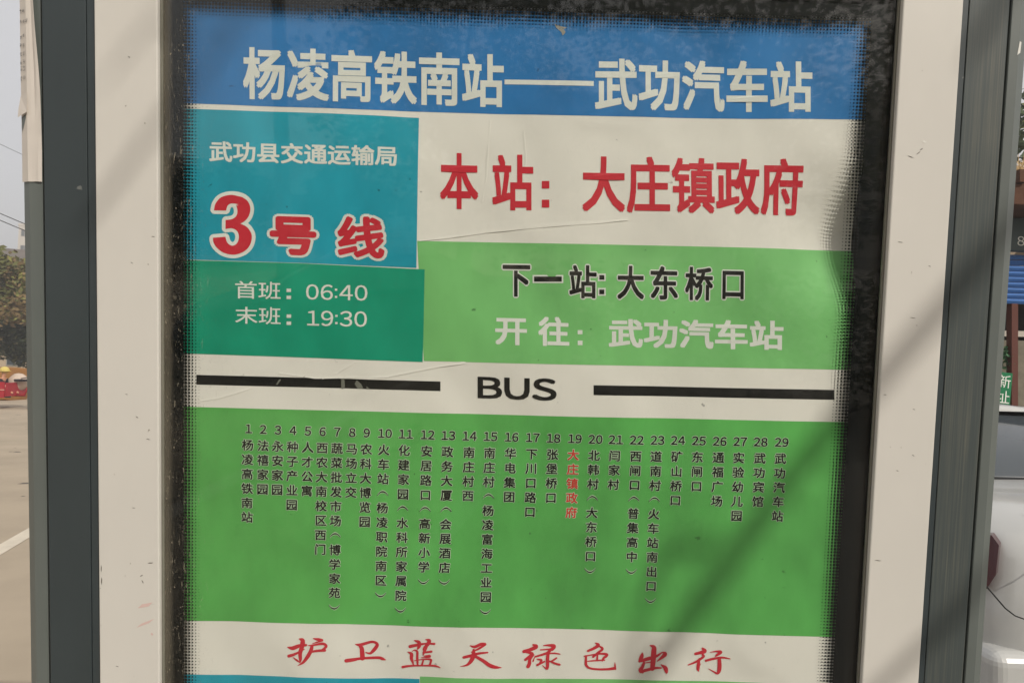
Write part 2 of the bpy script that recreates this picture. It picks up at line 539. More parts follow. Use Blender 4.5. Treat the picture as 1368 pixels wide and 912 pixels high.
PB = -1  # bottom of poster beyond the picture
zb_px = 1290
poster = sheet('poster', [(240, -4), (700, 10), (1167, 24)], [(246, zb_px), (700, zb_px + 12), (1094, zb_px + 20)], M['sheet_white'], 0.0, sign)
poster['label'] = 'printed route sheet in white, blue, teal and green'
L1, L2, L3 = 0.0002, 0.0005, 0.0008
blue_edge = [(243.5, 137), (266, 138), (480, 145.8), (700, 152.2), (900, 156.6), (1060, 158.2), (1160.5, 159)]
sheet('color_field', [(241, -3), (700, 11), (1166.5, 25)], blue_edge, M['print_blue'], L1, poster)
sheet('color_field', [(243.6, 144.5), (400, 149.6), (559, 156.4)], [(244, 346.4), (400, 351), (556, 357.8)], M['print_cyan'], L1, poster)
sheet('color_field', [(244.2, 347.2), (400, 351.5), (567, 359.8)], [(244.4, 472), (400, 477.5), (564, 484)], M['print_teal'], L1 + 0.0001, poster)
sheet('color_field', [(557, 321.6), (840, 327), (1151.5, 334)], [(565.4, 482.6), (840, 488.6), (1142, 494.6)], M['print_light_green'], L1, poster)
sheet('color_field', [(244.6, 543), (540, 551.3), (840, 558), (1137.5, 564.6)], [(245, 829.4), (540, 836), (840, 843.6), (1119.5, 850.6)], M['print_green'], L1, poster)
sheet('color_field', [(245, 901), (400, 904.5), (560, 908)], [(246, 1120), (400, 1124), (562, 1128)], M['print_cyan'], L1, poster)
sheet('color_field', [(560.6, 904.5), (840, 909.5), (1114, 914)], [(562.6, 1128), (840, 1134), (1101, 1140)], M['print_light_green'], L1, poster)
# black bars either side of BUS
sheet('dash', [(674, 105), (730, 106.3), (793.5, 107.8)], [(674, 111.4), (730, 112.7), (793.5, 114.4)], M['ink_white'], L2, poster, 0.004)
sheet('black_bar', [(262, 500.6), (420, 505), (588, 510)], [(262, 513.6), (420, 517.8), (588, 522.8)], M['ink_black'], L1, poster)
sheet('black_bar', [(793, 514.4), (950, 518), (1117, 521.4)], [(793, 527.6), (950, 531), (1117, 534.6)], M['ink_black'], L1, poster)

# -- lettering from the built-in font
_cache = {}
def glyph(s, off=0.0, res=3):
    """outline of a string from the built-in font, filled; latin characters use the full-width forms set closer together"""
    k = (s, res)
    if k in _cache: return _cache[k]
    if len(s) > 1 and ord(s[0]) < 128:
        V, Fc, x = [], [], 0.0
        for ch in s:
            if ch == ':':
                v = [(a, b) for c in (0.10, 0.46) for a, b in ((0, c), (0.09, c), (0.09, c + 0.09), (0, c + 0.09))]
                f, x0, adv = [(0, 1, 2, 3), (4, 5, 6, 7)], 0, 0.2
            else:
                v, f = glyph(ch, 0, res)
                x0 = min(a for a, _ in v); adv = max(a for a, _ in v) - x0 + 0.10
                if ch == '1': x0 -= 0.05; adv += 0.05
            b0 = len(V); V += [(a - x0 + x, b) for a, b in v]; Fc += [tuple(b0 + i for i in q) for q in f]; x += adv
        _cache[k] = (V, Fc)
        return _cache[k]
    cu = bpy.data.curves.new('t', 'FONT'); cu.body = chr(ord(s) + 0xFEE0) if len(s) == 1 and 32 < ord(s) < 127 else s; cu.resolution_u = res
    o = bpy.data.objects.new('t', cu); COL.objects.link(o)
    dg = bpy.context.evaluated_depsgraph_get(); dg.update()
    me = bpy.data.meshes.new_from_object(o.evaluated_get(dg))
    _cache[k] = ([(v.co.x, v.co.y) for v in me.vertices], [tuple(p.vertices) for p in me.polygons])
    bpy.data.meshes.remove(me); bpy.data.objects.remove(o); bpy.data.curves.remove(cu)
    return _cache[k]

def ring(off, n_, squareish):
    """shifts that thicken a glyph by off on every side"""
    if off <= 0: return [(0.0, 0.0)]
    out = [(0.0, 0.0)]
    for i in range(n_):
        a = 2 * math.pi * (i + 0.5) / n_ if squareish else 2 * math.pi * i / n_
        x, y = math.cos(a), math.sin(a)
        m_ = max(abs(x), abs(y)) if squareish else 1
        out.append((x / m_ * off, y / m_ * off))
    return out

class Ink:
    def __init__(self): self.v, self.f, self.m = [], [], []
    def add(self, pts, faces, layer, mi=0):
        b = len(self.v)
        for x, z in pts: self.v.append((x, PY + w(x, z) - layer, z))
        for f in faces: self.f.append(tuple(b + i for i in f)); self.m.append(mi)
    def build(self, name, mats, parent=None):
        o = mesh(name, self.v, self.f, mats, parent or poster, midx=self.m)
        bm = bmesh.new(); bm.from_mesh(o.data)
        # cut long faces on a grid so that they follow the sheet
        if len(bm.verts) and len(bm.faces) < 20000:
            X = [v.co.x for v in bm.verts]; Z = [v.co.z for v in bm.verts]
            for lo, hi, no in ((min(X), max(X), (1, 0, 0)), (min(Z), max(Z), (0, 0, 1))):
                k = math.ceil(lo / 0.008)
                while k * 0.008 < hi:
                    c = (k * 0.008, 0, 0) if no[0] else (0, 0, k * 0.008)
                    bmesh.ops.bisect_plane(bm, geom=bm.verts[:] + bm.edges[:] + bm.faces[:], plane_co=c, plane_no=no, dist=1e-7)
                    k += 1
        for f in bm.faces:
            f.normal_update()
            if f.normal.y > 0: f.normal_flip()
        bm.to_mesh(o.data); bm.free()
        return o

def text_quad(ink, s, q, off, layers, outline=None, mis=(0, 1)):
    """place the inked box of string s on the photo quad q = TL, TR, BR, BL"""
    v0, f0 = glyph(s)
    X = [a for a, _ in v0]; Y = [b for _, b in v0]
    x0, x1, y0, y1 = min(X) - off, max(X) + off, min(Y) - off, max(Y) + off
    TL, TR, BR, BL = [P(*p) for p in q]
    def mp(a, b):
        u, v = (a - x0) / (x1 - x0), (b - y0) / (y1 - y0)
        t = (TL[0] + (TR[0] - TL[0]) * u, TL[1] + (TR[1] - TL[1]) * u)
        c = (BL[0] + (BR[0] - BL[0]) * u, BL[1] + (BR[1] - BL[1]) * u)
        return c[0] + (t[0] - c[0]) * v, c[1] + (t[1] - c[1]) * v
    for i, (dx, dy) in enumerate(ring(off, 4 if off < 0.03 else 12, off < 0.03)):
        ink.add([mp(a + dx, b + dy) for a, b in v0], f0, layers[0] + i * 3e-6, mis[0])
    if outline:
        for i, (dx, dy) in enumerate(ring(outline, 14, False)):
            ink.add([mp(a + dx, b + dy) for a, b in v0], f0, layers[1] + i * 3e-6, mis[1])

def rq(x0, x1, yl0, yr0, yl1, yr1):
    return [(x0, yl0), (x1, yr0), (x1, yr1), (x0, yl1)]

def sq(ink, x0, x1, y0, y1, layer, mi=0):
    pts = [P(x0, y0), P(x1, y0), P(x1, y1), P(x0, y1)]
    ink.add(pts, [(0, 3, 2, 1)], layer, mi)
def colon(x0, x1, ya, yb, yc, yd, layer, m_):
    for a, b in ((ya, yb), (yc, yd)):
        q = Ink(); sq(q, x0, x1, a, b, layer); q.build('colon_dot', m_)

k = Ink(); text_quad(k, '杨凌高铁南站', rq(323.5, 673, 62, 71, 131.5, 142.5), 0.024, (L2,)); k.build('lettering', M['ink_white'])
k = Ink(); text_quad(k, '武功汽车站', rq(795, 1086.5, 76.5, 81.5, 146.5, 149.5), 0.024, (L2,)); k.build('lettering', M['ink_white'])
k = Ink(); text_quad(k, '武功县交通运输局', rq(278.6, 530, 187.5, 195, 215.5, 222), 0.022, (L2,)); k.build('lettering', M['ink_white'])
from mathutils.geometry import tessellate_polygon
SEG3 = [[(212,198),(219,168),(243,141),(288,130),(332,138),(359,160),(369,190),(362,222),(346,243),(326,256)], [(326,256),(356,272),(375,306),(368,348),(342,377),(300,391),(256,383),(225,360),(211,336),(209,318)],
        [(209,318),(262,313)], [(262,313),(270,338),(290,352),(311,342),(320,314),(312,288),(290,276),(262,279)], [(262,279),(262,240)], [(262,240),(290,236),(308,222),(313,200),(307,178),(289,168),(271,177),(264,199)], [(264,199),(212,198)]]
out3 = []
for sg in SEG3:
    for i in range(len(sg) - 1):
        q4 = (sg[max(0, i - 1)], sg[i], sg[i + 1], sg[min(len(sg) - 1, i + 2)])
        for j in range(5 if len(sg) > 2 else 1):
            t = j / 5
            out3.append(tuple(0.5 * (2 * b + (c - a) * t + (2 * a - 5 * b + 4 * c - d) * t * t + (3 * b - a - 3 * c + d) * t ** 3) for a, b, c, d in zip(*q4)))
tri3 = tessellate_polygon([[Vector((a, b, 0)) for a, b in out3]])
k = Ink()
k.add([P(220 + a / 3.2575, 220 + b / 3.2575) for a, b in out3], tri3, L3, 0)
for i, (dx, dy) in enumerate(ring(16.0, 18, False)):
    k.add([P(220 + (a + dx) / 3.2575, 220 + (b + dy) / 3.2575) for a, b in out3], tri3, L2 + i * 3e-6, 1)
k.build('lettering', [M['ink_red'], M['ink_white']])
k = Ink(); text_quad(k, '号', rq(359, 422, 288, 290, 340, 341.5), 0.045, (L3, L2), 0.105); k.build('lettering', [M['ink_red'], M['ink_white']])
k = Ink(); text_quad(k, '线', rq(450, 513.5, 288, 290, 344, 345.5), 0.035, (L3, L2), 0.1); k.build('lettering', [M['ink_red'], M['ink_white']])
for row, (cy, t1, t2) in enumerate(((0, '首班', '06:40'), (1, '末班', '19:30'))):
    k = Ink(); L = L2 + 0.0001
    if row == 0:
        text_quad(k, t1, rq(313.6, 374, 375, 376.5, 398.5, 400), 0.006, (L,)); k.build('lettering', M['ink_white']); k = Ink()
        colon(382, 388, 385.5, 390, 395, 399.4, L, M['ink_white'])
        text_quad(k, t2, rq(408, 490, 379.5, 381, 400, 401.8), 0.006, (L,))
    else:
        text_quad(k, t1, rq(313.6, 374, 409.5, 410.5, 432, 433.8), 0.006, (L,)); k.build('lettering', M['ink_white']); k = Ink()
        colon(382, 388, 420, 424.5, 429.5, 434, L, M['ink_white'])
        text_quad(k, t2, rq(409.5, 489.5, 414.5, 416, 435, 436.8), 0.006, (L,))
    k.build('lettering', M['ink_white'])
k = Ink()
text_quad(k, '本', rq(587.4, 639, 203, 204.5, 278.5, 279), 0.022, (L2,)); k.build('lettering', M['ink_red']); k = Ink()
text_quad(k, '站', rq(657.6, 712.5, 205.5, 206.5, 280.5, 281), 0.022, (L2,))
colon(724, 734, 241.5, 251.5, 266.5, 277, L2, M['ink_red'])
k.build('lettering', M['ink_red'])
k = Ink(); text_quad(k, '大庄镇政府', rq(778, 1075.5, 207.5, 211.5, 283, 288), 0.022, (L2,)); k.build('lettering', M['ink_red'])
k = Ink()
for s, q in (('下', rq(671.4, 708.6, 353.5, 354, 396, 396.5)), ('站', rq(760.7, 797.4, 353.5, 354.5, 398, 398.8)),
             ('大', rq(825, 861, 354.6, 355, 399.5, 400)), ('东', rq(869.5, 906.5, 355, 356, 400, 400.6)),
             ('桥', rq(916, 953.5, 356, 357, 401, 402)), ('口', rq(966, 994.5, 361.5, 362.2, 399.5, 400))):
    text_quad(k, s, q, 0.022, (L3, L2), 0.062)
for x0, x1, y0, y1 in ((713.6, 750.7, 369.2, 376), (801, 807.6, 367.4, 373.4), (801, 807.6, 386.6, 393)):
    sq(k, x0, x1, y0, y1, L3, 0); sq(k, x0 - 2, x1 + 2, y0 - 2, y1 + 2, L2, 1)
k.build('lettering', [M['ink_black'], M['ink_white']])
k = Ink()
text_quad(k, '开', rq(661.5, 704, 424.5, 425.5, 460, 461.5), 0.026, (L2,)); k.build('lettering', M['ink_white']); k = Ink()
text_quad(k, '往', rq(719, 760.7, 422.6, 423.8, 461.6, 463), 0.026, (L2,)); k.build('lettering', M['ink_white']); k = Ink()
colon(772, 778.4, 441, 446.5, 455, 461, L2, M['ink_white'])
text_quad(k, '武功汽车站', rq(813.5, 1048.5, 425.5, 428.5, 464, 468), 0.026, (L2,))
k.build('lettering', M['ink_white'])
k = Ink(); text_quad(k, 'BUS', rq(638, 743.6, 502.8, 505.6, 532.6, 535.4), 0.022, (L2,)); k.build('lettering', M['ink_black'])

# -- the 29 stops, one column each
STOPS = ['杨凌高铁南站', '法禧家园', '永安家园', '种子产业园', '人才公寓', '西农大南校区西门', '蔬菜批发市场（博学家苑）', '马场立交', '农科大博览园',
         '火车站（杨凌职院南区）', '化建家园（水科所家属院）', '安居路口（高新小学）', '政务大厦（会展酒店）', '南庄村西', '南庄村（杨凌富海工业园）',
         '华电集团', '下川口路口', '张堡桥口', '大庄镇政府', '北韩村（大东桥口）', '闫家村', '西闸口（普集高中）', '道南村（火车站南出口）', '矿山桥口',
         '东闸口', '通福广场', '实验幼儿园', '武功宾馆', '武功汽车站']
SX = [331, 351.6, 371.2, 391, 411, 430.3, 450, 469.8, 489, 512.4, 539.7, 569.8, 597.7, 626.6, 654.2, 682, 710.4, 738, 766, 793.8, 821.4, 849.6, 877, 905, 932.5, 960.4, 987.7, 1015.7, 1043]
NX = [332.5, 351.8, 371.5, 391.5, 411.3, 430.8, 450.3, 470.2, 489.6, 514, 542, 571.3, 599, 627.5, 655.4, 683.7, 712, 739.8, 768.4, 795.8, 823, 851, 879, 906.7, 934.6, 962.3, 989.6, 1017, 1045]
def arc(ink, cx, cy, down, layer, wd, mi):
    """bracket turned on its side for vertical writing"""
    n_, outer, inner = 8, [], []
    for i in range(n_ + 1):
        t = -1 + 2 * i / n_
        s = 1 if down else -1
        yy = cy + s * (2.4 - 5.0 * t * t)
        th = wd * (1 - 0.35 * abs(t))
        outer.append(P(cx + 7.2 * t, yy - th)); inner.append(P(cx + 7.2 * t, yy + th))
    pts = outer + inner
    ink.add(pts, [(i, i + n_ + 1, i + n_ + 2, i + 1) for i in range(n_)], layer, mi)
def put(ink, s, cx, cy, sx, sy, off, layer, mi):
    v0, f0 = glyph(s, 0, 2)
    X = [a for a, _ in v0]
    mx_, my_ = (0.5, 0.38) if ord(s[0]) > 1000 else ((min(X) + max(X)) / 2, 0.345)
    a = P(cx, cy)
    m_per = (DIST + PY) / F_PX
    for i, (dx, dy) in enumerate(ring(off, 4 if off < 0.03 else 8, off < 0.03)):
        ink.add([(a[0] + (p[0] + dx - mx_) * sx * m_per, a[1] + (p[1] + dy - my_) * sy * m_per) for p in v0], f0, layer + i * 3e-6, mi)
for i, name in enumerate(STOPS):
    k = Ink()
    red = i == 18
    y0 = 594 + 18.4 * (1 - math.exp(-(SX[i] - 331) / 620)) / (1 - math.exp(-712 / 620))
    f_ = (SX[i] - 331) / 712
    s = str(i + 1)
    put(k, s, NX[i], y0 - 21.3, 15.5, 15.6, 0.018, L3, 0)
    put(k, s, NX[i], y0 - 21.3, 15.5, 15.6, 0.07, L2, 1)
    for j, ch in enumerate(name):
        cx, cy = SX[i] - (0.25 + 0.62 * f_) * j, y0 + 19.32 * j
        if ch in '（）':
            arc(k, cx, cy, ch == '）', L3, 0.95, 2 if red else 0); arc(k, cx, cy, ch == '）', L2, 2.0, 1)
        else:
            put(k, ch, cx, cy, 16.2, 15.6, 0.020, L3, 2 if red else 0)
            put(k, ch, cx, cy, 16.2, 15.6, 0.07, L2, 1)
    o = k.build('stop_name', [M['ink_small'], M['ink_halo'], M['ink_small_red']])
    if red: o['label'] = 'stop name in red characters'

# -- brush calligraphy along the bottom: strokes of changing width (in a 8.55 px grid)
BR = [
 ((370, 840), [[(125,205,15),(180,215,45),(250,190,40),(332,180,28)], [(252,110,10),(292,130,50),(285,200,50),(265,270,45),(268,340,35),(265,385,6)],
   [(135,305,36),(200,285,30),(312,228,10)], [(265,382,5),(230,355,22),(180,318,6)], [(410,106,8),(470,118,34),(515,125,26)], [(400,165,5),(445,152,14),(520,130,18)],
   [(355,185,8),(420,180,20),(520,165,30),(562,190,30),(545,215,28),(510,240,22)], [(395,255,24),(470,243,28),(548,240,28)], [(402,190,36),(385,250,42),(345,320,42),(295,380,28),(235,415,4)]]),
 ((370, 840), [[(890,178,8),(950,185,34),(1080,152,28),(1140,178,34),(1128,215,42),(1095,255,38),(1060,283,26),(1010,272,12)], [(930,185,20),(962,220,46),(970,270,52),(975,335,54)],
   [(790,360,42),(870,350,38),(960,338,28),(1150,334,32),(1200,348,34),(1240,362,8)]]),
 ((530, 840), [[(150,205,38),(230,185,34),(330,165,20),(430,166,26)], [(195,132,8),(250,150,42),(255,195,42),(238,230,18)], [(330,118,10),(372,128,38),(355,170,42),(315,215,28),(300,240,12)],
   [(120,268,6),(165,290,38),(165,340,38),(182,392,22)], [(172,262,8),(200,246,14),(232,262,26),(232,330,28),(235,390,26)], [(350,200,12),(318,250,32),(300,300,12)], [(300,272,18),(395,255,28)],
   [(310,310,10),(375,308,32),(355,322,18),(275,332,8)], [(200,368,10),(300,350,14),(385,348,24),(388,375,24),(375,415,22)], [(178,375,14),(190,425,18)], [(232,370,20),(238,420,20)], [(305,352,18),(285,418,22)],
   [(65,442,30),(150,428,22),(300,422,18),(430,420,24),(495,438,10)]]),
 ((530, 840), [[(835,185,8),(890,200,32),(960,172,34),(1008,172,34)], [(1008,178,26),(930,225,24),(848,262,8)], [(765,320,30),(850,300,34),(940,275,28),(1038,266,18)],
   [(880,235,28),(875,300,50),(850,360,44),(800,408,24),(722,424,4)], [(905,312,32),(990,360,38),(1060,410,44),(1130,434,36),(1198,440,6)]]),
 ((690, 840), [[(190,188,20),(228,208,46),(160,242,40),(85,262,38)], [(100,268,16),(182,288,36),(140,328,36),(100,355,28)], [(200,300,12),(155,350,32),(148,400,42),(132,432,42)], [(190,372,18),(215,310,5)],
   [(310,198,12),(370,195,26),(430,206,46),(410,240,40)], [(275,245,14),(360,240,18),(420,236,24)], [(385,250,36),(350,282,30),(215,322,20)], [(350,287,14),(440,286,18),(498,297,12)],
   [(365,280,36),(356,350,38),(356,420,36),(348,462,22),(295,420,5)], [(240,350,16),(288,362,24),(265,390,12)], [(240,415,28),(320,378,20)], [(458,340,20),(420,365,20),(380,382,10)], [(380,372,14),(440,400,24),(496,416,22)]]),
 ((690, 840), [[(898,170,5),(940,195,38),(900,228,34),(820,264,26)], [(960,215,22),(988,242,28),(930,290,28),(880,332,26)], [(780,325,16),(860,310,16),(960,297,22),(1035,304,30),(1030,325,30),(1000,348,26),(985,380,16)],
   [(815,382,12),(900,376,18),(1012,370,16)], [(930,310,20),(925,372,24)], [(800,320,22),(796,380,28),(802,430,30),(850,464,24),(960,476,24),(1060,474,28),(1125,466,32),(1142,474,10)], [(1130,395,4),(1132,440,20),(1138,478,12)]]),
 ((830, 850), [[(328,108,8),(375,130,50),(375,200,60),(368,300,58),(360,378,52)], [(245,200,18),(240,230,42),(225,270,42),(212,295,26)], [(215,290,32),(290,270,42),(400,235,32),(470,190,14)], [(470,183,8),(505,205,46),(480,238,40),(415,292,10)],
   [(265,310,28),(245,360,38),(222,398,42),(250,422,24)], [(225,412,36),(300,392,36),(400,370,28),(460,370,18)], [(455,328,6),(508,368,46),(522,410,38),(525,432,12)], [(285,310,12),(360,300,14)]]),
 ((830, 850), [[(935,145,26),(960,175,46),(900,195,36),(855,206,32)], [(935,215,24),(945,240,28),(860,300,26),(772,336,14)], [(900,260,16),(890,320,36),(885,380,36),(894,412,8)], [(890,370,10),(918,318,4)],
   [(1018,188,5),(1090,176,20),(1142,182,36),(1100,218,28),(1078,237,8)], [(975,285,28),(1050,264,28),(1160,246,24),(1246,259,12)], [(1125,255,38),(1130,340,46),(1125,400,42),(1105,432,26),(1060,410,16),(1003,378,4)]]),
]
def brush_char(org, strokes):
    k = Ink()
    for si, st in enumerate(strokes):
        pts = []
        for i in range(len(st) - 1):
            p0, p1, p2, p3 = st[max(0, i - 1)], st[i], st[i + 1], st[min(len(st) - 1, i + 2)]
            for q in range(6):
                t = q / 6
                pts.append(tuple(0.5 * (2 * b + (c - a) * t + (2 * a - 5 * b + 4 * c - d) * t * t + (3 * b - a - 3 * c + d) * t ** 3) for a, b, c, d in zip(p0, p1, p2, p3)))
        pts.append(tuple(map(float, st[-1])))
        Lf, Rt = [], []
        n_ = len(pts)
        for i, (x, y, wd) in enumerate(pts):
            a, b = pts[max(0, i - 1)], pts[min(n_ - 1, i + 1)]
            dx, dy = b[0] - a[0], b[1] - a[1]
            L = math.hypot(dx, dy) or 1
            h = max(1.5, wd) / 2
            Lf.append((x - dy / L * h, y + dx / L * h)); Rt.append((x + dy / L * h, y - dx / L * h))
        conv = lambda p: P(org[0] + p[0] / 8.55, org[1] + p[1] / 8.55)
        k.add([conv(p) for p in Lf + Rt], [(i, i + 1, n_ + i + 1, n_ + i) for i in range(n_ - 1)], L2 + 0.00003 * si)
        for (x, y, wd) in (pts[0], pts[-1]):
            if wd > 9:
                circ = [conv((x + wd / 2 * math.cos(a * math.pi / 5), y + wd / 2 * math.sin(a * math.pi / 5))) for a in range(10)]
                k.add(circ, [tuple(range(10))], L2 + 0.00003 * si + 0.000012)
    k.build('brush_character', M['ink_red'])
for c in BR: brush_char(*c)

# -- lifted and creased film edges on the white fields
def crease(pts, width, lift, m_=M['sheet_white']):
    """a pasted strip whose lower edge stands proud of the sheet"""
    v, f = [], []
    n_ = len(pts)
    for (px, py, wd) in pts:
        for t, l_ in ((0, 0.00005), (0.6, lift * 0.3), (1, lift), (1.0, 0.0)):
            x, z = P(px, py - wd * (1 - t))
            v.append((x, PY + w(x, z) - l_ - 0.0001, z))
    for i in range(n_ - 1):
        for j in range(3):
            a = i * 4 + j
            f.append((a, a + 1, a + 5, a + 4))
    return mesh('film_edge', v, f, m_, poster, smooth=False)
crease([(560, 322, 4), (600, 318, 10), (650, 311, 14), (700, 306, 16), (760, 301, 14), (800, 298.5, 10), (840, 294, 4)], 10, 0.00055)
crease([(268, 536, 2), (290, 533, 6), (315, 526, 8), (335, 519, 3)], 6, 0.0005)
crease([(372, 499, 3), (420, 506, 5), (470, 505.5, 8), (515, 505, 9), (550, 498, 8), (585, 491, 6), (622, 486, 3)], 8, 0.0006)
crease([(430, 507, 2), (450, 499, 4), (462, 492, 4), (476, 484, 2)], 4, 0.0005)
for dx, pts in ((0, [(655, 160, 0), (652, 200, 0), (650, 235, 0), (644, 270, 0)]), (0, [(700, 175, 0), (703, 215, 0), (699, 240, 0)])):
    v, f = [], []
    for (px, py, _) in pts:
        for o_, l_ in ((-2.2, 0.00003), (0.0, 0.00030), (1.2, 0.00003)):
            x, z = P(px + o_, py)
            v.append((x, PY + w(x, z) - l_ - 0.00008, z))
    for i in range(len(pts) - 1):
        for j in range(2):
            a = i * 3 + j
            f.append((a, a + 3, a + 4, a + 1))
    mesh('fold', v, f, M['sheet_white'], poster)
# worn patches where the black bar has rubbed off
M['worn_film'] = mat('worn_film', srgb(120, 120, 110), 0.5)
for poly in ([(455, 503), (459, 503), (460, 517), (457, 520), (455, 519)], [(476, 508), (482, 513), (485, 519), (477, 519), (473, 513)], [(489, 516), (494, 520), (489, 520)], [(372, 507), (375, 507), (370, 514), (368, 514)]):
    k = Ink(); k.add([P(*p) for p in poly], [tuple(range(len(poly)))], L2); k.build('worn_patch', M['worn_film'])
# torn bit of film at the top edge
k = Ink()
k.add([P(*p) for p in [(741, 31), (748, 34), (758, 36), (753, 38), (756, 42), (752, 47), (750, 42), (743, 36)]], [tuple(range(8))], 0.0006)
k.build('torn_film', mat('torn_film', srgb(150, 148, 138), 0.6))


# ================================================================== the street
def W(px, py, depth):
    """photo pixel + forward distance (m) -> world point, for measuring the street seen past the posts"""
    m3 = SIGN_M.to_3x3()
    d = m3 @ (fw + rt2 * ((px - PW / 2) / F_PX) + up2 * (-(py - PH / 2) / F_PX))
    return CAM_W + d * (depth / d.y)

M['asphalt'] = mat('asphalt', srgb(172, 158, 138), 0.85, 0.2, var=0.14, vscale=0.7, bump=0.4, bscale=60, coords='Object', speck=srgb(90, 86, 80), speck_scale=3.0, speck_cut=0.68)
M['road_paint'] = mat('road_paint', srgb(206, 196, 178), 0.7, 0.2, var=0.1, vscale=6)
M['earth'] = mat('earth', srgb(140, 126, 105), 0.9, 0.1, var=0.2, vscale=0.5, bump=0.4, bscale=20)
M['pavers'] = mat('pavers', srgb(116, 110, 102), 0.8, 0.2, var=0.12, vscale=2.0, bump=0.3, bscale=30)
M['kerbstone'] = mat('kerbstone', srgb(160, 156, 148), 0.8, 0.2, var=0.1, vscale=3)
M['bark'] = mat('bark', srgb(92, 80, 66), 0.9, 0.1, var=0.25, vscale=12, stretch=(1, 1, 0.3), bump=0.6, bscale=30)
M['leaf_olive'] = mat('leaf_olive', srgb(104, 106, 62), 0.7, 0.2, var=0.35, vscale=1.3)
M['leaf_dark'] = mat('leaf_dark', srgb(62, 74, 48), 0.7, 0.2, var=0.3, vscale=1.3)
M['leaf_brown'] = mat('leaf_brown', srgb(122, 104, 72), 0.7, 0.2, var=0.3, vscale=1.3)
M['leaf_yellow'] = mat('leaf_yellow', srgb(132, 132, 72), 0.7, 0.2, var=0.3, vscale=1.3)
M['plaster'] = mat('plaster', srgb(188, 180, 168), 0.85, 0.2, var=0.08, vscale=0.8, bump=0.2, bscale=20)
M['plaster_tan'] = mat('plaster_tan', srgb(172, 154, 130), 0.85, 0.2, var=0.1, vscale=0.8)
M['roof_tile'] = mat('roof_tile', srgb(104, 96, 90), 0.85, 0.2, var=0.2, vscale=2)
M['window_dark'] = mat('window_dark', srgb(50, 58, 62), 0.15, 0.6)
M['wire'] = mat('wire', srgb(48, 46, 44), 0.6, 0.3)
M['concrete'] = mat('concrete', srgb(150, 146, 138), 0.85, 0.2, var=0.1, vscale=3)

RA = Vector((-4.28, 5.07, 0)); RD = Vector((-0.25, 0.968, 0)).normalized(); RN = Vector((RD.y, -RD.x, 0))
def rp(off, along, z): 
    q = RA + RN * off + RD * along
    return (q.x, q.y, z)
ZR = -0.12
tag(mesh('ground', [(-600, -600, ZR - 0.012), (600, -600, ZR - 0.012), (600, 600, ZR - 0.012), (-600, 600, ZR - 0.012)], [(0, 1, 2, 3)], M['earth']), kind='structure')
tag(mesh('road', [rp(-9.5, -150, ZR - 0.004), rp(1.7, -150, ZR - 0.004), rp(1.7, 260, ZR - 0.004), rp(-9.5, 260, ZR - 0.004)], [(0, 1, 2, 3)], M['asphalt']), kind='structure')
tag(mesh('road_marking', [rp(-0.075, -150, ZR), rp(0.075, -150, ZR), rp(0.075, 260, ZR), rp(-0.075, 260, ZR)], [(0, 1, 2, 3)], M['road_paint']), kind='structure')
def slab(name, o0, o1, a0, a1, z0, z1, m_):
    v = [rp(o, a, z) for z in (z0, z1) for o, a in ((o0, a0), (o1, a0), (o1, a1), (o0, a1))]
    return tag(mesh(name, v, [(4, 5, 6, 7), (0, 1, 5, 4), (1, 2, 6, 5), (2, 3, 7, 6), (3, 0, 4, 7)], m_), kind='structure')
slab('kerb', 1.7, 1.85, -150, 260, ZR - 0.05, 0.002, M['kerbstone'])
slab('pavement', 1.852, 16, -150, 260, ZR - 0.05, 0.0, M['pavers'])

# ---- trees
def leaves(name, blobs, n_, size, mats, parent, flat=0.5):
    """many small bent leaf clumps spread through ellipsoid blobs: (centre, radii)"""
    v, f, mi = [], [], []
    tot = sum(r.x * r.y * r.z for _, r in blobs)
    for c, r in blobs:
        m_id = random.choice(range(len(mats)))
        for _ in range(max(8, int(n_ * (r.x * r.y * r.z) / tot))):
            d = Vector((random.gauss(0, 1), random.gauss(0, 1), random.gauss(0, 1))).normalized()
            p = c + Vector((d.x * r.x, d.y * r.y, d.z * r.z)) * (random.random() ** 0.45) * (1 + 0.25 * noise.noise(d * 2.5 + c))
            a = Vector((random.gauss(0, 1), random.gauss(0, 1), random.gauss(0, flat))).normalized()
            b = a.orthogonal().normalized()
            b = (b + a.cross(b) * random.uniform(-1, 1)).normalized()
            s = size * random.uniform(0.6, 1.4)
            k_ = len(v)
            v += [p - a * s, p + b * s * 0.45, p + a * s, p - b * s * 0.45]
            f.append((k_, k_ + 1, k_ + 2, k_ + 3))
            mi.append(m_id if random.random() < 0.75 else random.randrange(len(mats)))
    return mesh(name, v, f, mats, parent, midx=mi)

